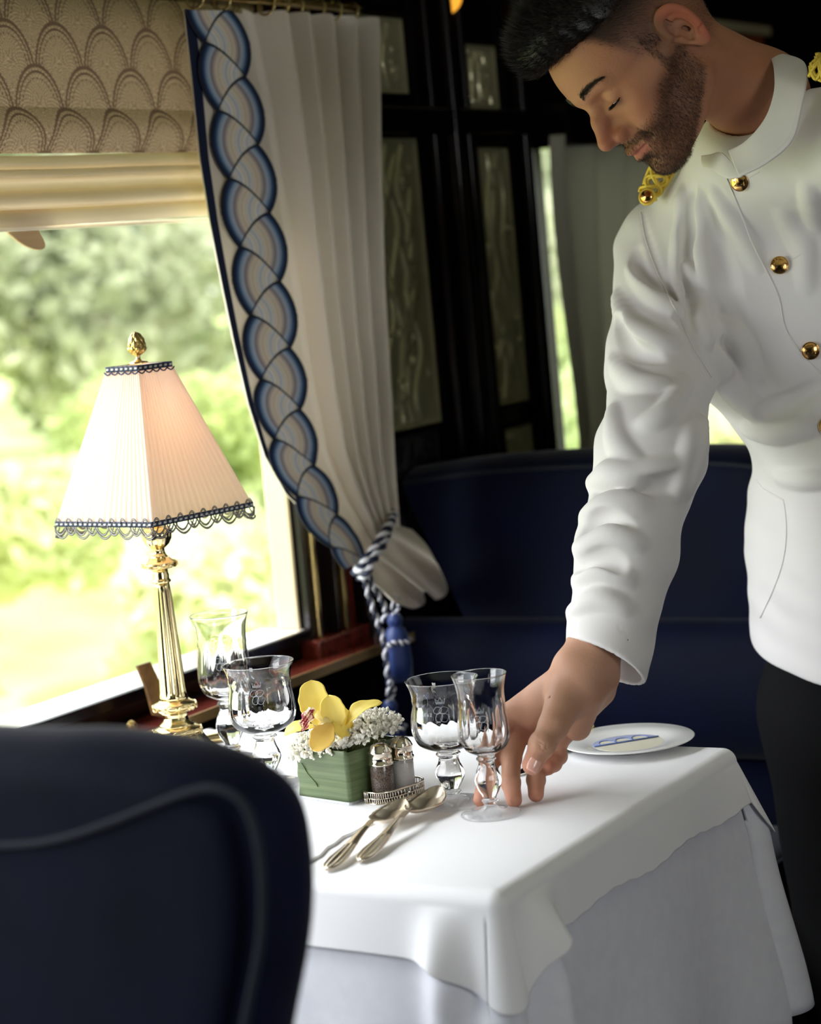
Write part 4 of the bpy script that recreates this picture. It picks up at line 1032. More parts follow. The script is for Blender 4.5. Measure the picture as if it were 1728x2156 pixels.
def mesh_np(name,V,F):
    me=bpy.data.meshes.new(name); me.vertices.add(len(V)); me.vertices.foreach_set('co',np.asarray(V,np.float32).ravel())
    F=np.asarray(F,np.int32); me.loops.add(F.size); me.loops.foreach_set('vertex_index',F.ravel())
    me.polygons.add(len(F)); k=F.shape[1]; me.polygons.foreach_set('loop_start',np.arange(0,F.size,k,dtype=np.int32)); me.polygons.foreach_set('loop_total',np.full(len(F),k,np.int32))
    me.update(); me.validate(); return me
# ================================================================== HEAD POSE
mz=lambda *a:np.array(a,float)
fz=.34; sz=.30; cz_=math.sqrt(1-sz*sz)
iu=mz(-.77,.64); iu/=np.linalg.norm(iu); im=mz(-.64,-.77); im/=np.linalg.norm(im)
def head_axes(angimg,tilt,turn):
    iu=mz(math.cos(angimg),math.sin(angimg)); im=mz(-iu[1],iu[0]); 
    u=mz(iu[0]*math.cos(tilt),iu[1]*math.cos(tilt),math.sin(tilt))
    # base facing purely in plane, then rotate about u toward the camera by turn
    f0=mz(im[0],im[1],0); s0=np.cross(u,f0)  # left side dir?
    f=f0*math.cos(turn)+s0*math.sin(turn); 
    return u,f
LMK=[((-.080,0,0),(1409,92)),((0,.127,-.022),(1277,323)),((0,.097,.022),(1222,240)),((0,.103,.040),(1205,212)),((0,.098,-.102),(1402,368)),((-.024,.096,-.054),(1362,290)),((-.045,.078,.012),(1298,200)),((-.054,.010,-.064),(1490,235)),((0,.092,.080),(1150,165)),((0,.109,-.037),(1303,318))]
def fitres(p):
    u,f=head_axes(p[0],p[1],p[2]); r=np.cross(f,u); res=[]
    for (x,y,z),(px,py) in LMK:
        q=(r*x+f*y+u*z)*p[5]; d=2.10-q[2]
        res+= [p[3]+FPX*q[0]/d-px, p[4]-FPX*q[1]/d-py]
    return np.array(res)
prm=np.array([math.radians(140.3),math.radians(9.4),math.radians(12),1374.,115.5,.836])
hu,hf=head_axes(*prm[:3]); hr=np.cross(hf,hu); HS=.90; JK=1.06
PT=lambda x,y,d:P(x,y,d*JK)
toW=np.stack([CR,CU,-CF],1)   # view axes (right,up,toward) -> world
HM=toW@np.stack([hr,hf,hu],1) # local -> world rotation
HO=P(prm[3],prm[4],2.10*HS/prm[5])
print('HEAD scale',prm[5],HS,'origin',HO)
def h2w(p): return (np.asarray(p)*HS)@HM.T+HO
def w2h(p): return ((np.asarray(p)-HO)@HM)/HS
NB=w2h(PT(1628,300,2.21))  # neck base in head space
NB2=w2h(PT(1600,205,2.185))
print('neckbase',NB)
def mir(p): q=p.copy(); q[...,0]=-np.abs(q[...,0]); return q
def f_head(p):
    m=mir(p)
    d=s_ell(p,(0,-.004,.046),(.0755,.097,.089))
    d=smin(d,s_ell(p,(0,.040,.038),(.062,.058,.062)),.03)
    d=smin(d,s_ell(p,(0,.038,-.030),(.054,.052,.066)),.03)
    d=smin(d,s_cap(m,(-.052,.006,-.052),(-.020,.074,-.084),.013,.015),.026)       # jaw
    d=smin(d,s_cap(m,(-.058,.0,.0),(-.053,.008,-.05),.010,.012),.02)
    d=smin(d,s_cap(m,(-.046,.064,-.010),(-.064,.02,.0),.013,.008),.02)      # cheekbone
    d=smin(d,s_ell(m,(-.034,.070,-.034),(.018,.020,.022)),.02)
    d=smin(d,s_ell(p,(0,.083,-.086),(.020,.018,.016)),.018)               # chin
    d=smin(d,s_cap(m,(-.036,.079,.032),(-.008,.0915,.032),.0085,.0085),.014)   # brow
    d=smin(d,s_ell(p,(0,.082,-.052),(.030,.022,.026)),.016)                 # muzzle
    d=smax(d,-s_ell(m,(-.030,.099,.012),(.017,.013,.0105)),.012)            # sockets
    d=smin(d,s_ell(m,(-.031,.0775,.0115),(.0145,.0135,.0125)),.004)      # lids
    d=smax(d,-s_cap(m,(-.043,.082,.0185),(-.020,.0865,.0195),.0009,.0009),.0025)
    # nose
    n=s_cap(p,(0,.088,.026),(0,.106,.0),.0065,.0078); n=smin(n,s_cap(p,(0,.106,.0),(0,.1175,-.019),.0078,.0090),.006)
    n=smin(n,s_ell(p,(0,.1185,-.0215),(.0085,.0085,.0078)),.005)
    n=smin(n,s_ell(m,(-.0125,.1035,-.0265),(.0065,.0095,.0075)),.006)
    n=smin(n,s_cap(p,(0,.09,-.02),(0,.105,-.024),.013,.010),.006)
    n=smax(n,-s_ell(m,(-.0065,.108,-.0345),(.0032,.0055,.0035)),.002)
    d=smin(d,n,.009)
    # lips
    l=s_cap(m,(-.021,.0935,-.0535),(-.006,.1035,-.0488),.0022,.0050); l=smin(l,s_cap(m,(-.006,.1035,-.0488),(0,.1045,-.0500),.0050,.0046),.003)
    l2=s_cap(m,(-.020,.093,-.0560),(-.004,.1015,-.0610),.0022,.0058); l=np.minimum(l,l2)
    d=smin(d,l,.0035)
    d=smax(d,-s_cap(m,(-.023,.097,-.0540),(0,.1115,-.0548),.0010,.0012),.002)
    d=smax(d,-s_cap(p,(-.012,.101,-.0725),(.012,.101,-.0725),.0035,.0035),.01)
    d=smax(d,-s_cap(p,(0,.1125,-.037),(0,.1115,-.044),.0014,.0022),.003)
    d=smax(d,-s_cap(m,(-.0225,.096,-.030),(-.030,.089,-.050),.0022,.0022),.010)     # nasolabial
    # neck
    k=s_cap(p,(0,-.022,-.02),NB2,.050,.0535); k=smin(k,s_cap(p,NB2,NB,.0535,.056),.02); d=smin(d,k,.024)
    d=smin(d,s_cap(m,(-.060,-.022,-.01),NB2+np.array([-.02,.02,0]),.012,.012),.02)
    # ear
    ca,sa=math.cos(.28),math.sin(.28); R=np.array([[1,0,0],[0,ca,-sa],[0,sa,ca]]) # tilt back
    q=(m-np.array([-.079,-.012,.004],np.float32))@R.T; q2=q.copy(); ang=.42; q2=q@np.array([[math.cos(ang),math.sin(ang),0],[-math.sin(ang),math.cos(ang),0],[0,0,1]],np.float32)
    wy=.0175*(1+.25*np.clip(q2[...,2]/.03,-1,1)); rr=np.sqrt((q2[...,1]/wy)**2+(q2[...,2]/.0315)**2)
    plate=np.maximum(np.abs(q2[...,0]-.0005)-.0016,(rr-1)*.015)
    rim=np.sqrt(((rr-.90)*.017)**2+(q2[...,0]+.0048)**2)-.0034; rim=np.where((q2[...,2]<-.016)|((q2[...,1]>.008)&(q2[...,2]<.004)),rim+.0016,rim)
    wall=np.maximum(np.abs((rr-.92)*.017)-.0022,np.abs(q2[...,0]+.0015)-.0045); rim=smin(rim,wall,.002)
    anti=np.sqrt(((rr-.55)*.017)**2+(q2[...,0]+.0030)**2)-.0024; anti=np.where((q2[...,1]>.001),anti+.01,anti)
    e=smin(smin(plate,rim,.002),anti,.003)
    e=smin(e,s_ell(q2,(-.002,.001,-.0265),(.0042,.0085,.0095)),.004)   # lobe
    e=smin(e,s_ell(q2,(-.004,.0125,-.006),(.0038,.004,.0055)),.003)      # tragus
    e=smax(e,-s_ell(q2,(-.004,.002,-.006),(.0060,.0080,.0095)),.002)   # concha
    d=smin(d,e,.005)
    return d
# right arm / hand chain in world
HP=lambda x,y,d:P(x,y,d)
wr=HP(1236,1408,2.155); fo=HP(1270,1300,2.18)
idx_k=HP(1076,1502,2.195); mid_k=HP(1100,1520,2.205); rin_k=HP(1132,1545,2.205); lit_k=HP(1172,1562,2.20)
FING=[[idx_k,HP(1042,1575,2.190),HP(1024,1636,2.168),HP(1012,1684,2.158)],
      [mid_k,HP(1076,1598,2.178),HP(1075,1648,2.150),HP(1082,1684,2.138)],
      [rin_k,HP(1130,1605,2.185),HP(1128,1642,2.165),HP(1128,1672,2.150)],
      [lit_k,HP(1176,1592,2.195),HP(1165,1608,2.185),HP(1154,1618,2.175)]]
FR=[(.0100,.0092,.0088,.0076),(.0105,.0098,.0092,.0078),(.0100,.0095,.0090,.0078),(.0092,.0082,.0078,.0068)]
TH_=[HP(1196,1462,2.145),HP(1165,1528,2.118),HP(1141,1568,2.105),HP(1120,1610,2.100)]; TR=(.021,.0145,.0118,.0098)
def f_hand(p):
    d=s_cap(p,HP(1300,1180,2.20),fo,.031,.0300); d=smin(d,s_cap(p,fo,wr,.0300,.0275),.01)
    side=(HP(1286,1450,2.17)-HP(1175,1420,2.16))
    w1=s_cap(p,HP(1203,1405,2.15),HP(1262,1425,2.165),.019,.0195); d=smin(d,w1,.012)
    for a,k,r1,r2 in ((HP(1198,1425,2.155),idx_k,.0175,.0120),(HP(1225,1440,2.165),mid_k,.0175,.0120),(HP(1248,1450,2.175),rin_k,.0165,.0112),(HP(1262,1455,2.175),lit_k,.0155,.0105)):
        d=smin(d,s_cap(p,a,k,r1,r2),.008)
    d=smin(d,s_cap(p,HP(1232,1460,2.15),HP(1215,1530,2.165),.019,.014),.012)
    d=smin(d,s_cap(p,HP(1222,1440,2.145),TH_[0],.020,.0195),.012)
    d=smin(d,s_cap(p,HP(1150,1475,2.170),HP(1120,1510,2.185),.013,.010),.014)
    for ch_,rr in zip(FING,FR):
        c=None
        for i in range(3):
            e=s_cap(p,ch_[i],ch_[i+1],rr[i],rr[i+1]); e=smax(e,-9+e*0,.001); c=e if c is None else smin(c,e,.002)
        for i in (1,2): c=smin(c,np.linalg.norm(p-ch_[i].astype(np.float32),axis=-1)-rr[i]*1.02,.003)
        d=smin(d,c,.0045)
    c=None
    for i in range(3):
        e=s_cap(p,TH_[i],TH_[i+1],TR[i],TR[i+1]); c=e if c is None else smin(c,e,.004)
    c=smin(c,np.linalg.norm(p-TH_[2].astype(np.float32),axis=-1)-.0126,.004)
    # crease across thumb joint
    d=smin(d,c,.006)
    ax=TH_[3]-TH_[2]; ax/=np.linalg.norm(ax); tw=-CF; sd=np.cross(ax,tw)
    for o_ in (-.002,.0005,.003):
        q=TH_[2]+ax*o_+tw*.0124; d=smax(d,-s_cap(p,q-sd*.006,q+sd*.006,.0004,.0004),.0015)
    # palm crease (thumb web)
    d=smax(d,-s_cap(p,HP(1160,1470,2.128),HP(1182,1545,2.118),.0008,.0008),.004)
    return d
# head + neck mesh
hm=.0016
V1,F1,N1=surfnet(f_head,(-.1,-.13,-.30),(.1,.14,.145),hm); 
keep=None
V1w=h2w(V1)
# hand mesh
hlo=np.min([idx_k,wr,fo,FING[0][3],FING[2][3],FING[3][3],TH_[3],HP(1300,1180,2.20)],0)-.05; hhi=np.max([idx_k,wr,fo,FING[0][3],TH_[3],FING[3][3],HP(1300,1180,2.20)],0)+.05
V2,F2,N2=surfnet(f_hand,hlo,hhi,.0014)
# inner body (torso & legs under the clothes) so the figure is one continuous body
HIP=P(1850,1400,2.62); CH=PT(1800,640,2.34); shR=PT(1425,530,2.335); shL=PT(1900,300,2.12); elR=P(1372,950,2.25)
elL=shL+np.array([.12,.10,-.26]); wrL=elL+np.array([-.02,-.12,-.22])
f1=np.array([HIP[0]-.02,HIP[1]-.02,.06]); f2=np.array([HIP[0]+.14,HIP[1]+.22,.06])
kn1=(HIP+f1)/2+np.array([-.01,-.03,0]); kn2=(HIP+f2)/2
nbw=h2w(NB)
def f_body(p):
    d=s_cap(p,CH,HIP,.085,.09); d=smin(d,s_cap(p,shR,CH,.035,.07),.04); d=smin(d,s_cap(p,shL,CH,.022,.06),.04)
    d=smin(d,s_cap(p,nbw,CH,.035,.06),.04)
    d=smin(d,s_cap(p,shR,elR,.034,.034),.02); d=smin(d,s_cap(p,elR,HP(1300,1180,2.20),.036,.034),.01)
    d=smin(d,s_cap(p,shL,elL,.030,.032),.02); d=smin(d,s_cap(p,elL,wrL,.036,.025),.01); d=d
    for k_,f_ in ((kn1,f1),(kn2,f2)): d=smin(d,s_cap(p,HIP,k_,.075,.055),.03); d=smin(d,s_cap(p,k_,f_,.052,.036),.02); d=smin(d,s_cap(p,f_-np.array([0,0,.02]),f_+np.array([-.12,-.06,-.025]),.03,.022),.01)
    return d
allp=np.array([CH,HIP,shR,shL,elR,elL,wrL,f1,f2,nbw]); V3,F3,N3=surfnet(f_body,allp.min(0)-.16,allp.max(0)+.14,.012)
LD=np.array([-.05,-.16,-.98]);LD/=np.linalg.norm(LD);LS=np.cross(LD,[1.,0,0]);LS/=np.linalg.norm(LS);LN=np.cross(LS,LD)
if LS[1]>0: LS=-LS
def f_lh(p):
    d=s_cap(p,wrL-LD*.10,wrL+LD*.01,.031,.024)
    for k,(o_,l_,r_) in enumerate(((.030,.068,.0090),(.010,.076,.0094),(-.010,.070,.0090),(-.028,.056,.0080))):
        kn=wrL+LD*.095+LS*o_; d=smin(d,s_cap(p,wrL+LD*.01+LS*o_*.55,kn,.017,.0125),.008)
        a=kn+LD*l_*.45+LN*.008; b=a+LD*l_*.30+LN*.014; c=b+LD*l_*.16+LN*.016
        e=smin(smin(s_cap(p,kn,a,r_*1.08,r_),s_cap(p,a,b,r_,r_*.93),.002),s_cap(p,b,c,r_*.93,r_*.8),.002); d=smin(d,e,.004)
    t0=wrL+LD*.030+LS*.026; t1=t0+LD*.040+LS*.016+LN*.012; t2=t1+LD*.030+LS*.004+LN*.006; t3=t2+LD*.022+LN*.003
    e=smin(smin(s_cap(p,t0,t1,.016,.0125),s_cap(p,t1,t2,.0125,.0108),.003),s_cap(p,t2,t3,.0108,.009),.002); return smin(d,e,.008)
hp_=np.array([wrL-LD*.1,wrL+LD*.19]); V8,F8,N8=surfnet(f_lh,hp_.min(0)-.075,hp_.max(0)+.075,.0024)
person=empty('person',(float(HIP[0]),float(HIP[1]),0),'waiter in white gold-buttoned jacket leaning down to set a glass','person')
VA=np.vstack([V1w,V2,V3,V8]); FA=np.vstack([F1,F2+len(V1),F3+len(V1)+len(V2),F8+len(V1)+len(V2)+len(V3)])
# skin colour: lips, ear redness, stubble shadow on the jaw, faded sides of the hair
skin=np.array(srgb(176,122,92)); c1=np.tile(skin,(len(V1),1)); x,y,z=V1.T; ax_=np.abs(x)
def mixc(c,w_,col): w_=np.clip(w_,0,1)[:,None]; return c*(1-w_)+np.array(srgb(*col))*w_
def sst(a,b,v): t=np.clip((v-a)/(b-a),0,1); return t*t*(3-2*t)
gN=np.random.default_rng(5)
def vn(V,f,s): 
    r=np.random.default_rng(s); a=np.zeros(len(V))
    for i in range(6): d_=r.normal(0,1,3)*f*(1+i*.5); a+=np.sin(V@d_+r.uniform(0,6))/(1+i*.4)
    return a/3
c1=mixc(c1,.25*vn(V1,60,1)+.1,(156,98,72))
c1=mixc(c1,.45*np.exp(-(((y-.118)/.014)**2+((z+.020)/.016)**2)),(164,88,68))
c1=mixc(c1,.35*np.exp(-(((ax_-.042)/.02)**2+((z+.015)/.018)**2+((y-.07)/.03)**2)),(168,98,76))
c1=mixc(c1,.5*sst(.080,.088,ax_)*(z<.05)*(y<.02),(176,78,60))
lipw=np.exp(-((z+.0553)/.0068)**4)*(ax_<.0225)*sst(.0955,.099,y+ax_*.22)
c1=mixc(c1,.75*lipw,(158,84,74))
def beard_w(x,y,z):
    ax_=np.abs(x)
    b=sst(.006,-.012,z+(.050-y)*.0)  # below ear level
    line=-.020-.022*sst(.045,.085,y)         # cheek line
    side=sst(line+.012,line-.008,z+0*y)
    sb=sst(.038,.030,y)*sst(-.008,-.002,y)*sst(.06,.03,z)*sst(.046,.054,ax_)  # sideburn
    w_=np.maximum(side,sb*.9)
    must=np.exp(-((z+.0425)/.0055)**4)*(ax_<.027)*(y>.085)*(z<-.036); 
    w_=w_*(1-.9*((y>.088)&(ax_<.024)&(z>-.052)).astype(float))
    w_=np.maximum(w_,must)
    w_=w_*(1-np.exp(-((z+.0553)/.0075)**4)*(ax_<.0235)*(y>.085))
    w_=w_*(1-.55*np.exp(-((ax_-.026)/.010)**2)*np.exp(-((z+.062)/.010)**2))
    back=sst(-.006,.008,y-np.clip(-z-.045,0,.1)*1.25)
    under=sst(-.112,-.100,z)
    return np.clip(w_*back*under,0,1)
bw=beard_w(x,y,z); c1=mixc(c1,.50*bw,(62,44,34))
def hair_w(x,y,z):
    ax_=np.abs(x)
    front=.070+.006*np.cos(ax_*60)   # hairline y at given z : hair where behind/above
    hl=sst(-.004,.006,z-(.082-.9*np.clip(ax_-.045,0,.03)-.0*y)-np.clip(y-.02,-.1,.2)*.10)
    side=sst(.0,.014,(.056+.35*np.clip(z-.03,-.03,.05)-1.1*np.clip(.03-ax_,0,.03))-y)*sst(.0,.03,z)
    backl=sst(-.004,-.028,y)*sst(-.045,-.01,z)
    return np.clip(np.maximum(np.maximum(hl,side),backl),0,1)
hw=hair_w(x,y,z); fade=sst(.02,.075,z+np.clip(-y-.02,0,.1)*.2)
ear=(ax_>.0785)&(z<.042)&(y>-.04)&(y<.02)
c1=mixc(c1,hw*(.35+.6*fade)*(~ear),(40,30,25))
c2=np.tile(np.array(srgb(186,142,116)),(len(V2),1)); c2=mixc(c2,.3*vn(V2,70,9),(168,112,88))
tipd=np.min([np.linalg.norm(V2-f_[3],axis=1) for f_ in FING]+[np.linalg.norm(V2-TH_[3],axis=1)],0); c2=mixc(c2,.5*np.exp(-(tipd/.014)**2),(196,118,98))
pal=np.linalg.norm(V2-HP(1120,1560,2.19),axis=1); c2=mixc(c2,.5*np.exp(-(pal/.03)**2),(172,98,80))
c3=np.tile(skin,(len(V3),1))
me=mesh_np('body',VA,FA); setcol(me,np.vstack([c1,c2,c3,np.tile(np.array(srgb(186,142,116)),(len(V8),1))])); me.materials.append(M['skin'])
body=link('body',me,None,person)
def nail(c,ax,up,l,w_):
    pass
# thumb nail
nailm=mat('fingernail',srgb(224,170,152),.25,coat=.3)
def add_nail(tip,prev,out,l,wd,r):
    ax=tip-prev;ax/=np.linalg.norm(ax); out=np.array(out,float); out-=ax*(out@ax); out/=np.linalg.norm(out); sd=np.cross(ax,out); A=[]
    for t in np.linspace(-1,1,9):
        r_=[]
        for u in np.linspace(-1,1,9):
            ww=wd*(1-.25*max(0,t)**2-.12*max(0,-t)**2); a=u*ww/r; r_.append(tip+ax*(l*t+.0012)+out*(r*math.cos(a)+.0002-.0009*max(0,t)**2)+sd*r*math.sin(a))
        A.append(r_)
    o=MB().grid(A).build('fingernail',nailm,body); md=o.modifiers.new('t','SOLIDIFY'); md.thickness=.0006; return o
add_nail(TH_[3],TH_[2],-CF+CR*.05-CU*.1,.0065,.0068,.0101)
# ---- strands
def strands(name,mt,P0,D,L_,wd,parent,bend=None,seg=2):
    n=len(P0); side=np.cross(D,gN.normal(0,1,(n,3))); side/=np.linalg.norm(side,axis=1)[:,None]; side*=wd
    L_=np.broadcast_to(L_,(n,))[:,None]; mid=P0+D*L_*.5; tip=P0+D*L_+(bend if bend is not None else 0)*L_
    V=np.stack([P0-side,P0+side,mid+side*.7,mid-side*.7,tip],1).reshape(-1,3); b=np.arange(n)[:,None]*5
    F4=np.hstack([b,b+1,b+2,b+3]); F3_=np.hstack([b+3,b+2,b+4,b+4]) 
    me=bpy.data.meshes.new(name); me.from_pydata(V.tolist(),[],[tuple(q) for q in F4.tolist()]+[tuple(q[:3]) for q in F3_.tolist()]); me.materials.append(M[mt])
    return link(name,me,None,parent,False)
def pick(W,n):
    fc=V1[F1].mean(1); w_=W(fc[:,0],fc[:,1],fc[:,2]); p_=w_/w_.sum(); i=gN.choice(len(F1),n,p=p_); q=V1[F1[i]]; a=gN.uniform(0,1,(n,4)); a/=a.sum(1)[:,None]
    return (q*a[:,:,None]).sum(1),N1[F1[i][:,0]]
p_,n_=pick(lambda x,y,z:beard_w(x,y,z)*((f_ear:=(np.abs(x)<.074))),20000)
d_=n_*.45+np.array([0,.15,-.8])+np.stack([p_[:,0]*2,-.3*np.ones(len(p_)),0*p_[:,0]],1)*.2+gN.normal(0,.22,p_.shape); d_/=np.linalg.norm(d_,axis=1)[:,None]
strands('beard','stub',h2w(p_),d_@HM.T,gN.uniform(.0022,.0048,len(p_)),.00011,person)
p_,n_=pick(lambda x,y,z:(hair_w(x,y,z)*(z<.10)*(~((np.abs(x)>.0785)&(z<.042)&(y>-.04)&(y<.02))))*(.25+sst(.03,.08,z)),30000)
d_=n_*.35+np.array([0,-.5,-.5])+gN.normal(0,.15,p_.shape); d_/=np.linalg.norm(d_,axis=1)[:,None]
strands('side_hair','stub',h2w(p_),d_@HM.T,.002+.005*np.clip((p_[:,2]-.02)/.06,0,1),.00012,person)
# eyebrows, lashes
for s_ in (-1,1):
    n=700; t=gN.uniform(0,1,n); cx=s_*(.012+.036*t); cy=.1015-.020*t**1.5; czz=.034+.0065*np.sin(t*2.3)-.004*t+gN.normal(0,.0022,n)*(1-.6*t)
    p_=np.stack([cx,cy,czz],1).astype(np.float32)
    for _ in range(6):
        e=.0008; g_=np.stack([f_head(p_+np.eye(3,dtype=np.float32)[k]*e)-f_head(p_-np.eye(3,dtype=np.float32)[k]*e) for k in range(3)],1)/(2*e); p_=p_-g_*f_head(p_)[:,None]
    d_=np.stack([s_*np.ones(n)*.9,-.45*np.ones(n),.45-.8*t],1)+g_*.35+gN.normal(0,.12,(n,3)); d_/=np.linalg.norm(d_,axis=1)[:,None]
    strands('eyebrow','lash',h2w(p_),d_@HM.T,gN.uniform(.004,.0065,n),.00018,person)
    n=220; t=gN.uniform(-1,1,n); a=t*1.05; p_=np.stack([s_*(.031+.0135*np.sin(a)),.0775+.0130*np.cos(a)+.0006,.0065-.0025*np.cos(a)+0*t],1)
    d_=np.stack([s_*.3*t,1.0+0*t,-.35+0*t],1)+gN.normal(0,.08,(n,3)); d_/=np.linalg.norm(d_,axis=1)[:,None]
    strands('eyelashes','lash',h2w(p_),d_@HM.T,gN.uniform(.006,.009,n),.00022,person,bend=np.array([0,.0,.25])@HM.T)
    # slit of the eye under the lowered lid
    ee=MB(); A=[]
    for a in np.linspace(-1.0,1.0,24):
        r_=[]
        for q_,(dz) in enumerate((-.0016,0,.0016)):
            hgt=math.cos(a*1.45)*1.0; r_.append(h2w(np.array([s_*(.031+.0146*math.sin(a)),.0775+.01365*math.cos(a)-abs(dz)*.05,.0058-.0022*math.cos(a)+dz*max(hgt,.05)])))
        A.append(r_)
    ee.grid(A).build('eye',mat('eye_brown',srgb(46,30,24),.08,coat=1),person)
# top hair : thick swept volume plus strands
def f_hair(p):
    d=s_ell(p,(0,.012,.088),(.0715,.092,.060))
    d=smin(d,s_ell(p,(0,.070,.108),(.052,.040,.030)),.02)
    d=smax(d,-s_ell(p,(0,.10,.02),(.12,.034,.058)),.008)
    d=smax(d,.066-p[...,2]+.25*np.clip(p[...,1]-.02,-.1,.1)-.3*np.clip(-p[...,1]-.02,0,.1),.008)
    d=d+.0012*np.sin(p[...,0]*520+p[...,1]*60)*np.cos(p[...,0]*190)
    return d
V4,F4,N4=surfnet(f_hair,(-.09,-.11,.03),(.09,.13,.16),.002); me=mesh_np('hair',h2w(V4),F4); me.materials.append(M['hair']); hair=link('hair',me,None,person)
i=gN.choice(len(V4),26000); p_=V4[i]; d_=N4[i]*.30+np.array([0,.55,.25])*(sst(.0,.06,p_[:,1])[:,None])+np.array([0,-.2,.05])*(1-sst(.0,.06,p_[:,1])[:,None])+np.stack([np.sign(p_[:,0])*.1,0*p_[:,0],0*p_[:,0]],1)+gN.normal(0,.16,p_.shape); d_/=np.linalg.norm(d_,axis=1)[:,None]
strands('hair_strands','hair',h2w(p_-N4[i]*.002),d_@HM.T,gN.uniform(.010,.020,len(p_)),.00022,hair,bend=np.array([0,-.15,.25])@HM.T)
# ================================================================== JACKET
JS=dict(shR=PT(1402,535,2.335),el=P(1370,955,2.25),cu=P(1275,1398,2.165))
def f_sleeve(p):
    d=s_cap(p,JS['shR'],P(1395,760,2.36),.0580,.0558); d=smin(d,s_cap(p,P(1395,760,2.36),JS['el'],.0558,.0510),.03)
    d=smin(d,s_cap(p,JS['el'],P(1318,1160,2.20),.0512,.0478),.03); d=smin(d,s_cap(p,P(1318,1160,2.20),JS['cu'],.0478,.0425),.02)
    return d
def f_torso(p):
    K=JK
    d=s_ell(p,PT(1750,600,2.315),(.150*K,.205*K,.135*K),toW)
    d=smin(d,s_cap(p,PT(1420,520,2.34),PT(1600,330,2.22),.050*K,.052*K),.05)
    d=smin(d,s_cap(p,PT(1600,330,2.22),PT(1880,290,2.10),.056*K,.060*K),.05)
    d=smin(d,s_ell(p,PT(1540,590,2.30),(.085*K,.115*K,.085*K),toW),.04)
    d=smin(d,s_cap(p,PT(1420,520,2.34),PT(1560,700,2.30),.05*K,.07*K),.03)
    d=smin(d,s_cap(p,PT(1905,900,2.34),PT(1895,1130,2.38),.158*K,.160*K),.035)
    d=smin(d,s_cap(p,PT(1895,1130,2.38),PT(1892,1500,2.44),.160*K,.166*K),.03)
    return d
# left arm sleeve
def f_sl2(p):
    d=s_cap(p,PT(1900,300,2.10),elL,.062,.052); return smin(d,s_cap(p,elL,wrL+(elL-wrL)*.10,.052,.044),.03)
hemN=(P(1890,1380,2.57)-P(1900,1000,2.5)); hemN/=np.linalg.norm(hemN)
hem0=P(1660,1436,2.45)
cuN=JS['cu']-P(1318,1160,2.20); cuN/=np.linalg.norm(cuN); cuP=P(1268,1392,2.165)
# cuff plane tilted: upper-left edge higher, lower-right edge lower
tilt=P(1340,1436,2.165)-P(1187,1350,2.165); tilt/=np.linalg.norm(tilt); cuN=cuN-tilt*(cuN@tilt); cuN/=np.linalg.norm(cuN)
cuL=(wrL-elL).astype(np.float32); cuL/=np.linalg.norm(cuL)
def f_jac0(p):
    t=f_torso(p); s=f_sleeve(p)
    t=smax(t,(p-hem0.astype(np.float32))@hemN.astype(np.float32),.004)
    s2=smax(f_sl2(p),(p-wrL.astype(np.float32)-(elL-wrL).astype(np.float32)*.04)@cuL,.003)
    d=smin(t,s,.014); d=smin(d,s2,.02)
    return d
def march(f,x,y,d0=1.85,d1=3.0):
    dd=ray(x,y); t=d0
    for _ in range(200):
        p=CO+dd*t; v=float(f(p[None].astype(np.float32))[0])
        if abs(v)<2e-4: return p
        t+=max(v*.6,1e-4) if v>0 else v*.6
        if t>d1: return None
    return p
FOLD=[]
def fold(pts,r,dep,sign=1,k=.010,f=None):
    q=catmull([(a,b,0) for a,b in pts],6); out=[]
    for a,b,_ in q:
        h_=march(f or f_jac0,a,b)
        if h_ is not None: out.append(h_)
    if len(out)<2: return
    n=len(out); 
    for i in range(n-1):
        t0=math.sin(math.pi*(i+.3)/(n))**.5; t1=math.sin(math.pi*min(i+1.3,n-.3)/n)**.5
        dr=-ray(*pj(out[i])[:2]); e0=-(dep+(1-t0)*r*1.3)*1.0 if sign>0 else -(dep-(1-t0)*r*1.3); e1=-(dep+(1-t1)*r*1.3) if sign>0 else -(dep-(1-t1)*r*1.3)
        FOLD.append((out[i]+dr*e0,out[i+1]+dr*e1,r*t0,r*t1,sign,k))
# chest folds  (ridge +1, valley -1)
fold([(1441,400),(1434,470),(1430,560),(1430,640),(1432,700)],.0065,.001)
fold([(1476,400),(1474,470),(1478,560),(1490,640),(1500,720)],.0075,.001)
fold([(1455,400),(1450,500),(1452,600),(1460,700)],.006,-.002,-1)
fold([(1505,400),(1512,500),(1535,600),(1560,680)],.006,-.002,-1)
fold([(1500,390),(1540,460),(1575,520),(1600,570)],.007,.003)
fold([(1490,700),(1530,690),(1570,740),(1600,800)],.010,.004)
fold([(1445,560),(1462,600),(1478,680),(1486,730)],.006,.002)
fold([(1500,740),(1530,800),(1580,850),(1620,880)],.012,.003)
fold([(1570,900),(1640,905),(1728,890)],.012,.004); fold([(1600,870),(1660,850),(1728,820)],.009,-.003,-1)
fold([(1640,1000),(1700,1010),(1760,1000)],.008,.004)
fold([(1640,430),(1690,520),(1700,620)],.009,.005); fold([(1700,380),(1720,480)],.008,.004)
# armpit seam valley separating sleeve and chest
fold([(1347,445),(1368,520),(1395,590),(1425,660),(1450,700),(1480,760),(1500,800)],.0045,-.0025,-1,.006)
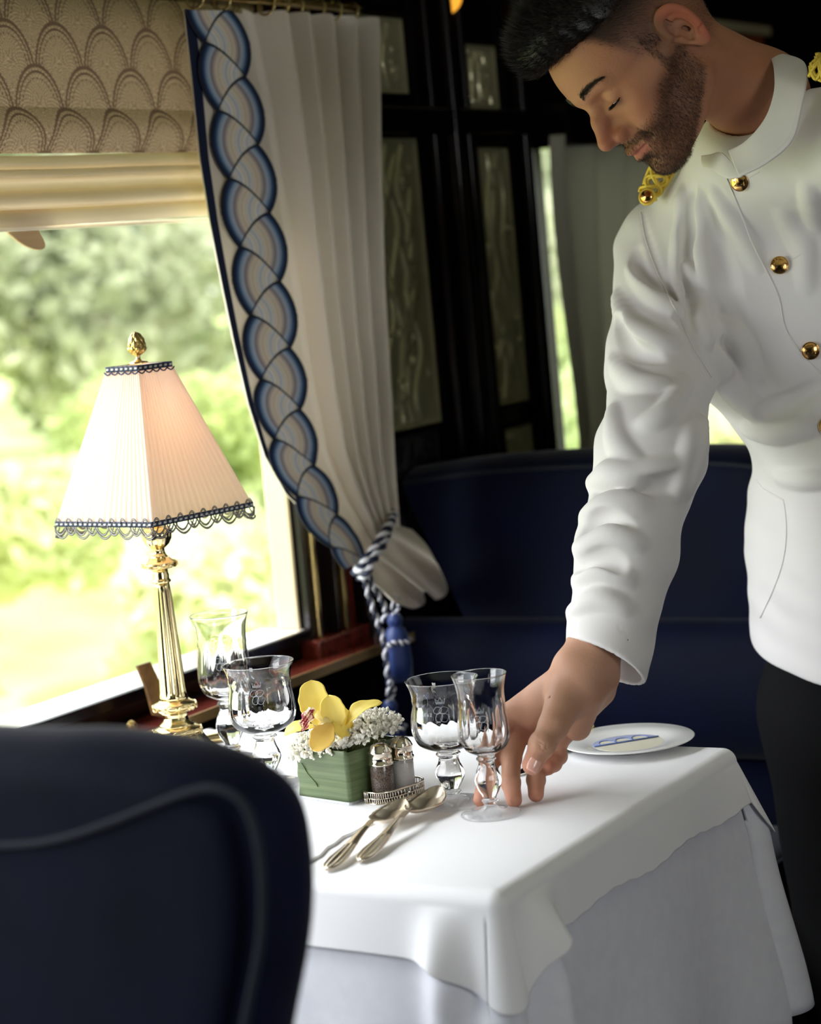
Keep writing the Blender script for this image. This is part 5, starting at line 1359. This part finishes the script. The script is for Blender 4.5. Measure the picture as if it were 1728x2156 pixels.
# sleeve folds
fold([(1298,620),(1325,690),(1370,720),(1415,735)],.010,.003); fold([(1300,670),(1330,735),(1390,752)],.006,-.003,-1)
fold([(1330,560),(1370,620),(1420,665)],.008,.003); fold([(1335,520),(1350,570),(1390,620)],.005,-.002,-1)
fold([(1290,760),(1340,810),(1400,815)],.010,.003); fold([(1440,800),(1400,870),(1350,900)],.008,.003)
fold([(1470,960),(1400,985),(1330,1000),(1280,1005)],.010,.004); fold([(1470,1000),(1400,1020),(1300,1030),(1250,1020)],.007,-.003,-1)
fold([(1240,1020),(1290,1000),(1350,1010)],.011,.003); fold([(1228,1090),(1290,1060),(1360,1065)],.009,.003)
fold([(1222,1120),(1270,1090),(1330,1110)],.006,-.003,-1); fold([(1215,1160),(1280,1130),(1350,1150)],.008,.003)
fold([(1205,1230),(1260,1200),(1330,1225)],.008,.003); fold([(1205,1200),(1260,1175),(1310,1190)],.005,-.0025,-1)
fold([(1200,1290),(1260,1262),(1320,1285)],.007,.003); fold([(1460,880),(1440,960),(1420,1050)],.006,.002)
fold([(1290,860),(1300,930),(1345,980)],.008,.003); fold([(1480,880),(1465,960),(1440,1040)],.007,.003)
FA_=[(a.astype(np.float32),b.astype(np.float32),r1,r2,s_,k_,(a+b)/2,np.linalg.norm(a-b)/2+.03) for a,b,r1,r2,s_,k_ in FOLD]
print('folds',len(FA_))
def f_jac(p):
    d=f_jac0(p); sh=p.shape[:-1]; P_=p.reshape(-1,3); D=d.reshape(-1).copy(); near=np.abs(D)<.03
    if near.any():
        idn=np.nonzero(near)[0]; pn=P_[idn]; lo=pn.min(0)-.03; hi=pn.max(0)+.03; dn=D[idn]
        for a,b,r1,r2,s_,k_,c_,R_ in FA_:
            if (c_+R_<lo).any() or (c_-R_>hi).any(): continue
            e=s_cap(pn,a,b,max(r1,.001),max(r2,.001))
            m=e<.02
            if not m.any(): continue
            dn[m]=smin(dn[m],e[m],k_) if s_>0 else smax(dn[m],-e[m],k_)
        D[idn]=dn
    d=D.reshape(sh)
    # soft wrinkling of the cloth
    d=d+.0006*np.sin(p[...,0]*70+p[...,2]*90+2*np.sin(p[...,1]*40))+.0005*np.sin(p[...,2]*150+p[...,0]*60)
    # hollow cuff and end plane
    pl_=(p-cuP.astype(np.float32))@cuN.astype(np.float32)
    inc=np.maximum(f_sleeve(p)+.0048,np.linalg.norm(p-cuP.astype(np.float32),axis=-1)-.060)
    cutzone=np.linalg.norm(p-cuP.astype(np.float32),axis=-1)-.16
    d=smax(d,np.minimum(pl_,-cutzone),.0015)
    d=smax(d,-inc,.0015)
    # neck opening
    d=smax(d,-s_cap(p,nbw+(h2w(NB2)-nbw)*-.2,h2w(NB2)+(h2w(NB2)-nbw)*1.0,.0535,.057),.004)
    return d
jp=np.array([P(1187,1350,2.165),P(1275,1440,2.2),PT(1350,440,2.3),PT(1340,700,2.2),PT(1600,110,2.25),PT(1760,500,2.15),P(1900,1440,2.3),P(1900,1440,2.8),elL,wrL,PT(2200,600,2.2)])
V5,F5,N5=surfnet(f_jac,jp.min(0)-.08,jp.max(0)+.08,.0025)
inC=V5[F5].mean(1); 
me=mesh_np('jacket',V5,F5); me.materials.append(M['jacket']); jac=link('jacket',me,None,person)
# stand collar : band around the neck
cb=h2w(NB2); nd=h2w(NB2)-nbw; nd/=np.linalg.norm(nd)
ring_=[(1549,357),(1590,338),(1635,292),(1668,225),(1676,180),(1655,135),(1622,112),(1598,118)]
dep_=[2.105,2.085,2.075,2.085,2.10,2.13,2.17,2.19]
rest=[(1570,150),(1530,200),(1500,260),(1478,318)]; depr=[2.225,2.24,2.235,2.20]
fl=[(1500,345),(1530,362)]; dfl=[2.16,2.13]
lowr=[PT(x,y,d) for (x,y),d in zip(ring_,dep_)]
up_=[(1538,300),(1560,290),(1598,255),(1625,205),(1630,165),(1622,130),(1608,112),(1590,112)]
# inner top edge follows the neck closer
base=[(1556,372),(1612,345),(1668,296),(1690,215),(1700,160),(1690,130),(1650,118),(1610,125)]
topr=[(1534,318),(1572,296),(1610,250),(1628,200),(1630,160),(1624,128),(1608,112),(1586,116)]
B_=catmull([PT(x,y,d) for (x,y),d in zip(base,(2.085,2.075,2.070,2.075,2.09,2.12,2.17,2.20))],8)
T_=catmull([PT(x,y,d) for (x,y),d in zip(topr,(2.115,2.095,2.090,2.095,2.11,2.14,2.18,2.205))],8)
def band(B_,T_,name='collar'):
    A=[]
    for b,t in zip(B_,T_):
        m_=(b+t)/2; out_=m_-PT(1585,220,2.19); out_/=np.linalg.norm(out_)
        A.append([b*(1-k)+t*k+out_*.0012*math.sin(math.pi*k) for k in np.linspace(0,1,10)])
    o=MB().grid(A).build(name,M['jacket'],person); md=o.modifiers.new('t','SOLIDIFY'); md.thickness=.0030; md.offset=0
    s2=o.modifiers.new('b','BEVEL'); s2.width=.001; s2.segments=2; return o
col_=band(B_,T_)
B2=catmull([PT(x,y,d) for (x,y),d in zip([(1562,372),(1530,375),(1500,356),(1482,350)],(2.095,2.11,2.14,2.165))],8)
T2=catmull([PT(x,y,d) for (x,y),d in zip([(1548,352),(1520,322),(1496,326),(1478,328)],(2.105,2.125,2.15,2.17))],8)
band(B2,T2)
MB().tube([b*(.86)+t*.14-CF*.0019 for b,t in zip(B_,T_)],.0004,5).build('collar_stitching',M['jacket'],col_)
# placket edge, pocket edge, hem line as fine raised stitched edges
def edge(name,pts,r=.0009,f=f_jac):
    q=catmull([(a,b,0) for a,b in pts],8); o_=[march(f,a,b) for a,b,_ in q]; o_=[p for p in o_ if p is not None]
    if len(o_)>3: return MB().tube(np.array(o_),r,6).build(name,M['jacket'],person)
edge('placket_edge',[(1530,376),(1548,419),(1562,455),(1580,503),(1600,545),(1622,587),(1640,630),(1651,686),(1672,724),(1696,755),(1728,785)],.0011)
edge('pocket_edge',[(1592,1010),(1608,1030),(1640,1048),(1650,1060),(1655,1120),(1648,1180),(1628,1240),(1600,1300)],.0011)
edge('armhole_seam',[(1349,447),(1358,500),(1378,560),(1405,620),(1432,672),(1455,725),(1480,765),(1498,795)],.0007)
# buttons
def button(x,y,s=1.0):
    p=march(f_jac,x,y); 
    e=.004; g_=np.array([f_jac0((p+np.eye(3)[k]*e)[None].astype(np.float32))[0]-f_jac0((p-np.eye(3)[k]*e)[None].astype(np.float32))[0] for k in range(3)]); nn=g_/np.linalg.norm(g_); nn=nn*.6-CF*.4; nn/=np.linalg.norm(nn)
    a_=np.cross(nn,[0,0,1.]);a_/=np.linalg.norm(a_);b_=np.cross(nn,a_)
    R_=.0096*s; A=[]; th=np.linspace(0,2*np.pi,40,endpoint=False)
    for r_,z_ in ((.3,0),(.92,.001),(1.0,.0018),(1.0,.0026),(.95,.0031),(.90,.0028),(.86,.0030),(.6,.0040),(.3,.0046),(.001,.0048)):
        A.append([p+nn*(z_*s+.001)+R_*r_*(a_*math.cos(t)+b_*math.sin(t)) for t in th])
    o=MB().grid(A,closev=True).build('button',M['gold'],person)
    m_=MB(); 
    for k in range(3):
        for s2 in (-1,1):
            t=np.linspace(0,5.2,20); ph=k*1.3
            m_.tube([p+nn*(.0052*s-.0008*abs(q)/5)+R_*(a_*(s2*.25+.30*math.cos(q+ph)*(1-.05*q))+b_*(-.25+.25*k+.22*math.sin(q+ph))) for q in t],.00045*s,5)
    t=np.linspace(-.5,.5,10); m_.tube([p+nn*.0048*s+R_*(a_*q-b_*(.55+.12*abs(math.sin(q*9)))) for q in t],.0005*s,5)
    m_.build('button_monogram',M['gold'],o)
    return p
for x,y in ((1558,383),(1641,559),(1706,738),(1743,896)): button(x,y)
for a,b in (((1578,374),(1598,362)),((1661,549),(1685,536)),((1722,728),(1745,715))): 
    edge('buttonhole',[a,((a[0]+b[0])/2,(a[1]+b[1])/2),b],.0006)
# epaulettes: braided gold bullion cord
def epaulette(c0,c1,wd,dep_off,nm='epaulette'):
    a=np.array(c0);b=np.array(c1); d=b-a; L_=np.linalg.norm(d); d/=L_; tw=-CF; sd=np.cross(d,tw); sd/=np.linalg.norm(sd); n_up=np.cross(sd,d)
    if n_up@tw<0: n_up=-n_up
    mb=MB(); T_=np.linspace(0,1,160); 
    for k in range(3):
        ph=k*2*np.pi/3
        for o_ in (-.0016,.0016):
            pts=[a+d*L_*(t)+sd*((wd)*math.sin(t*2*np.pi*1.5+ph)+o_)+n_up*(.0035+.0022*math.cos(2*(t*2*np.pi*1.5+ph))) for t in T_]
            mb.tube(pts,.0021,7)
    mb.tube([a+d*L_*.5+ (d*L_*.56*math.cos(t)+sd*(wd+.003)*math.sin(t)) for t in np.linspace(0,2*np.pi,40,endpoint=False)],.0022,7,closed=True)
    return mb.build(nm,M['bullion'],person)
def rope_knot(px,ds,nm):
    # px: list of pixel outline loops traversed by the cord
    pass
e0=PT(1362,415,2.270); e1=PT(1400,345,2.250)
epaulette(e0+(e1-e0)*.05,e0+(e1-e0)*1.5,.0095,0)
A=[];nn=-CF*.85-CR*.4; nn/=np.linalg.norm(nn); a_=np.cross(nn,[0,0,1.]);a_/=np.linalg.norm(a_);b_=np.cross(nn,a_); th=np.linspace(0,2*np.pi,30,endpoint=False)
pb=PT(1362,414,2.255)
for r_,z_ in ((.5,0),(1,.001),(1,.0025),(.9,.003),(.5,.0045),(.01,.005)): A.append([pb+nn*z_+.0068*r_*(a_*math.cos(t)+b_*math.sin(t)) for t in th])
MB().grid(A,closev=True).build('epaulette_button',M['gold'],person)
MB().tube([pb+.0082*(a_*math.cos(t)+b_*math.sin(t)) for t in th],.0018,7,closed=True).build('epaulette_cord',M['bullion'],person)
epaulette(PT(1712,140,2.06),PT(1800,150,2.03),.011,0)
# ================================================================== TROUSERS, SHOES
def f_tr(p):
    d=s_cap(p,P(1880,1350,2.60),P(1880,1480,2.62),.135,.135)
    d=smin(d,s_cap(p,HIP+np.array([-.03,-.03,-.05]),kn1,.105,.085),.05); d=smin(d,s_cap(p,kn1,f1+np.array([0,0,.02]),.085,.072),.04)
    d=smin(d,s_cap(p,HIP+np.array([.06,.08,-.05]),kn2,.105,.085),.05); d=smin(d,s_cap(p,kn2,f2+np.array([0,0,.02]),.085,.072),.04)
    d=smax(d,.035-p[...,2],.004); return d+.001*np.sin(p[...,2]*45+p[...,0]*60)
tp_=np.array([HIP,f1,f2,kn1,kn2]); V6,F6,N6=surfnet(f_tr,tp_.min(0)-.2,tp_.max(0)+.2,.008); me=mesh_np('trousers',V6,F6); me.materials.append(M['black']); link('trousers',me,None,person)
for f_ in (f1,f2):
    def f_sh(p,f_=f_):
        g0=np.array([f_[0],f_[1],.04]); t_=g0+np.array([-.15,-.10,-.004]); d=s_cap(p,g0,t_,.042,.036); d=smin(d,s_cap(p,g0,g0+np.array([0,0,.05]),.042,.042),.02); return smax(d,.003-p[...,2],.004)
    V7,F7,N7=surfnet(f_sh,(f_[0]-.26,f_[1]-.2,-.02),(f_[0]+.1,f_[1]+.1,.16),.006); me=mesh_np('shoe',V7,F7); me.materials.append(M['leather']); link('shoe',me,None,person)
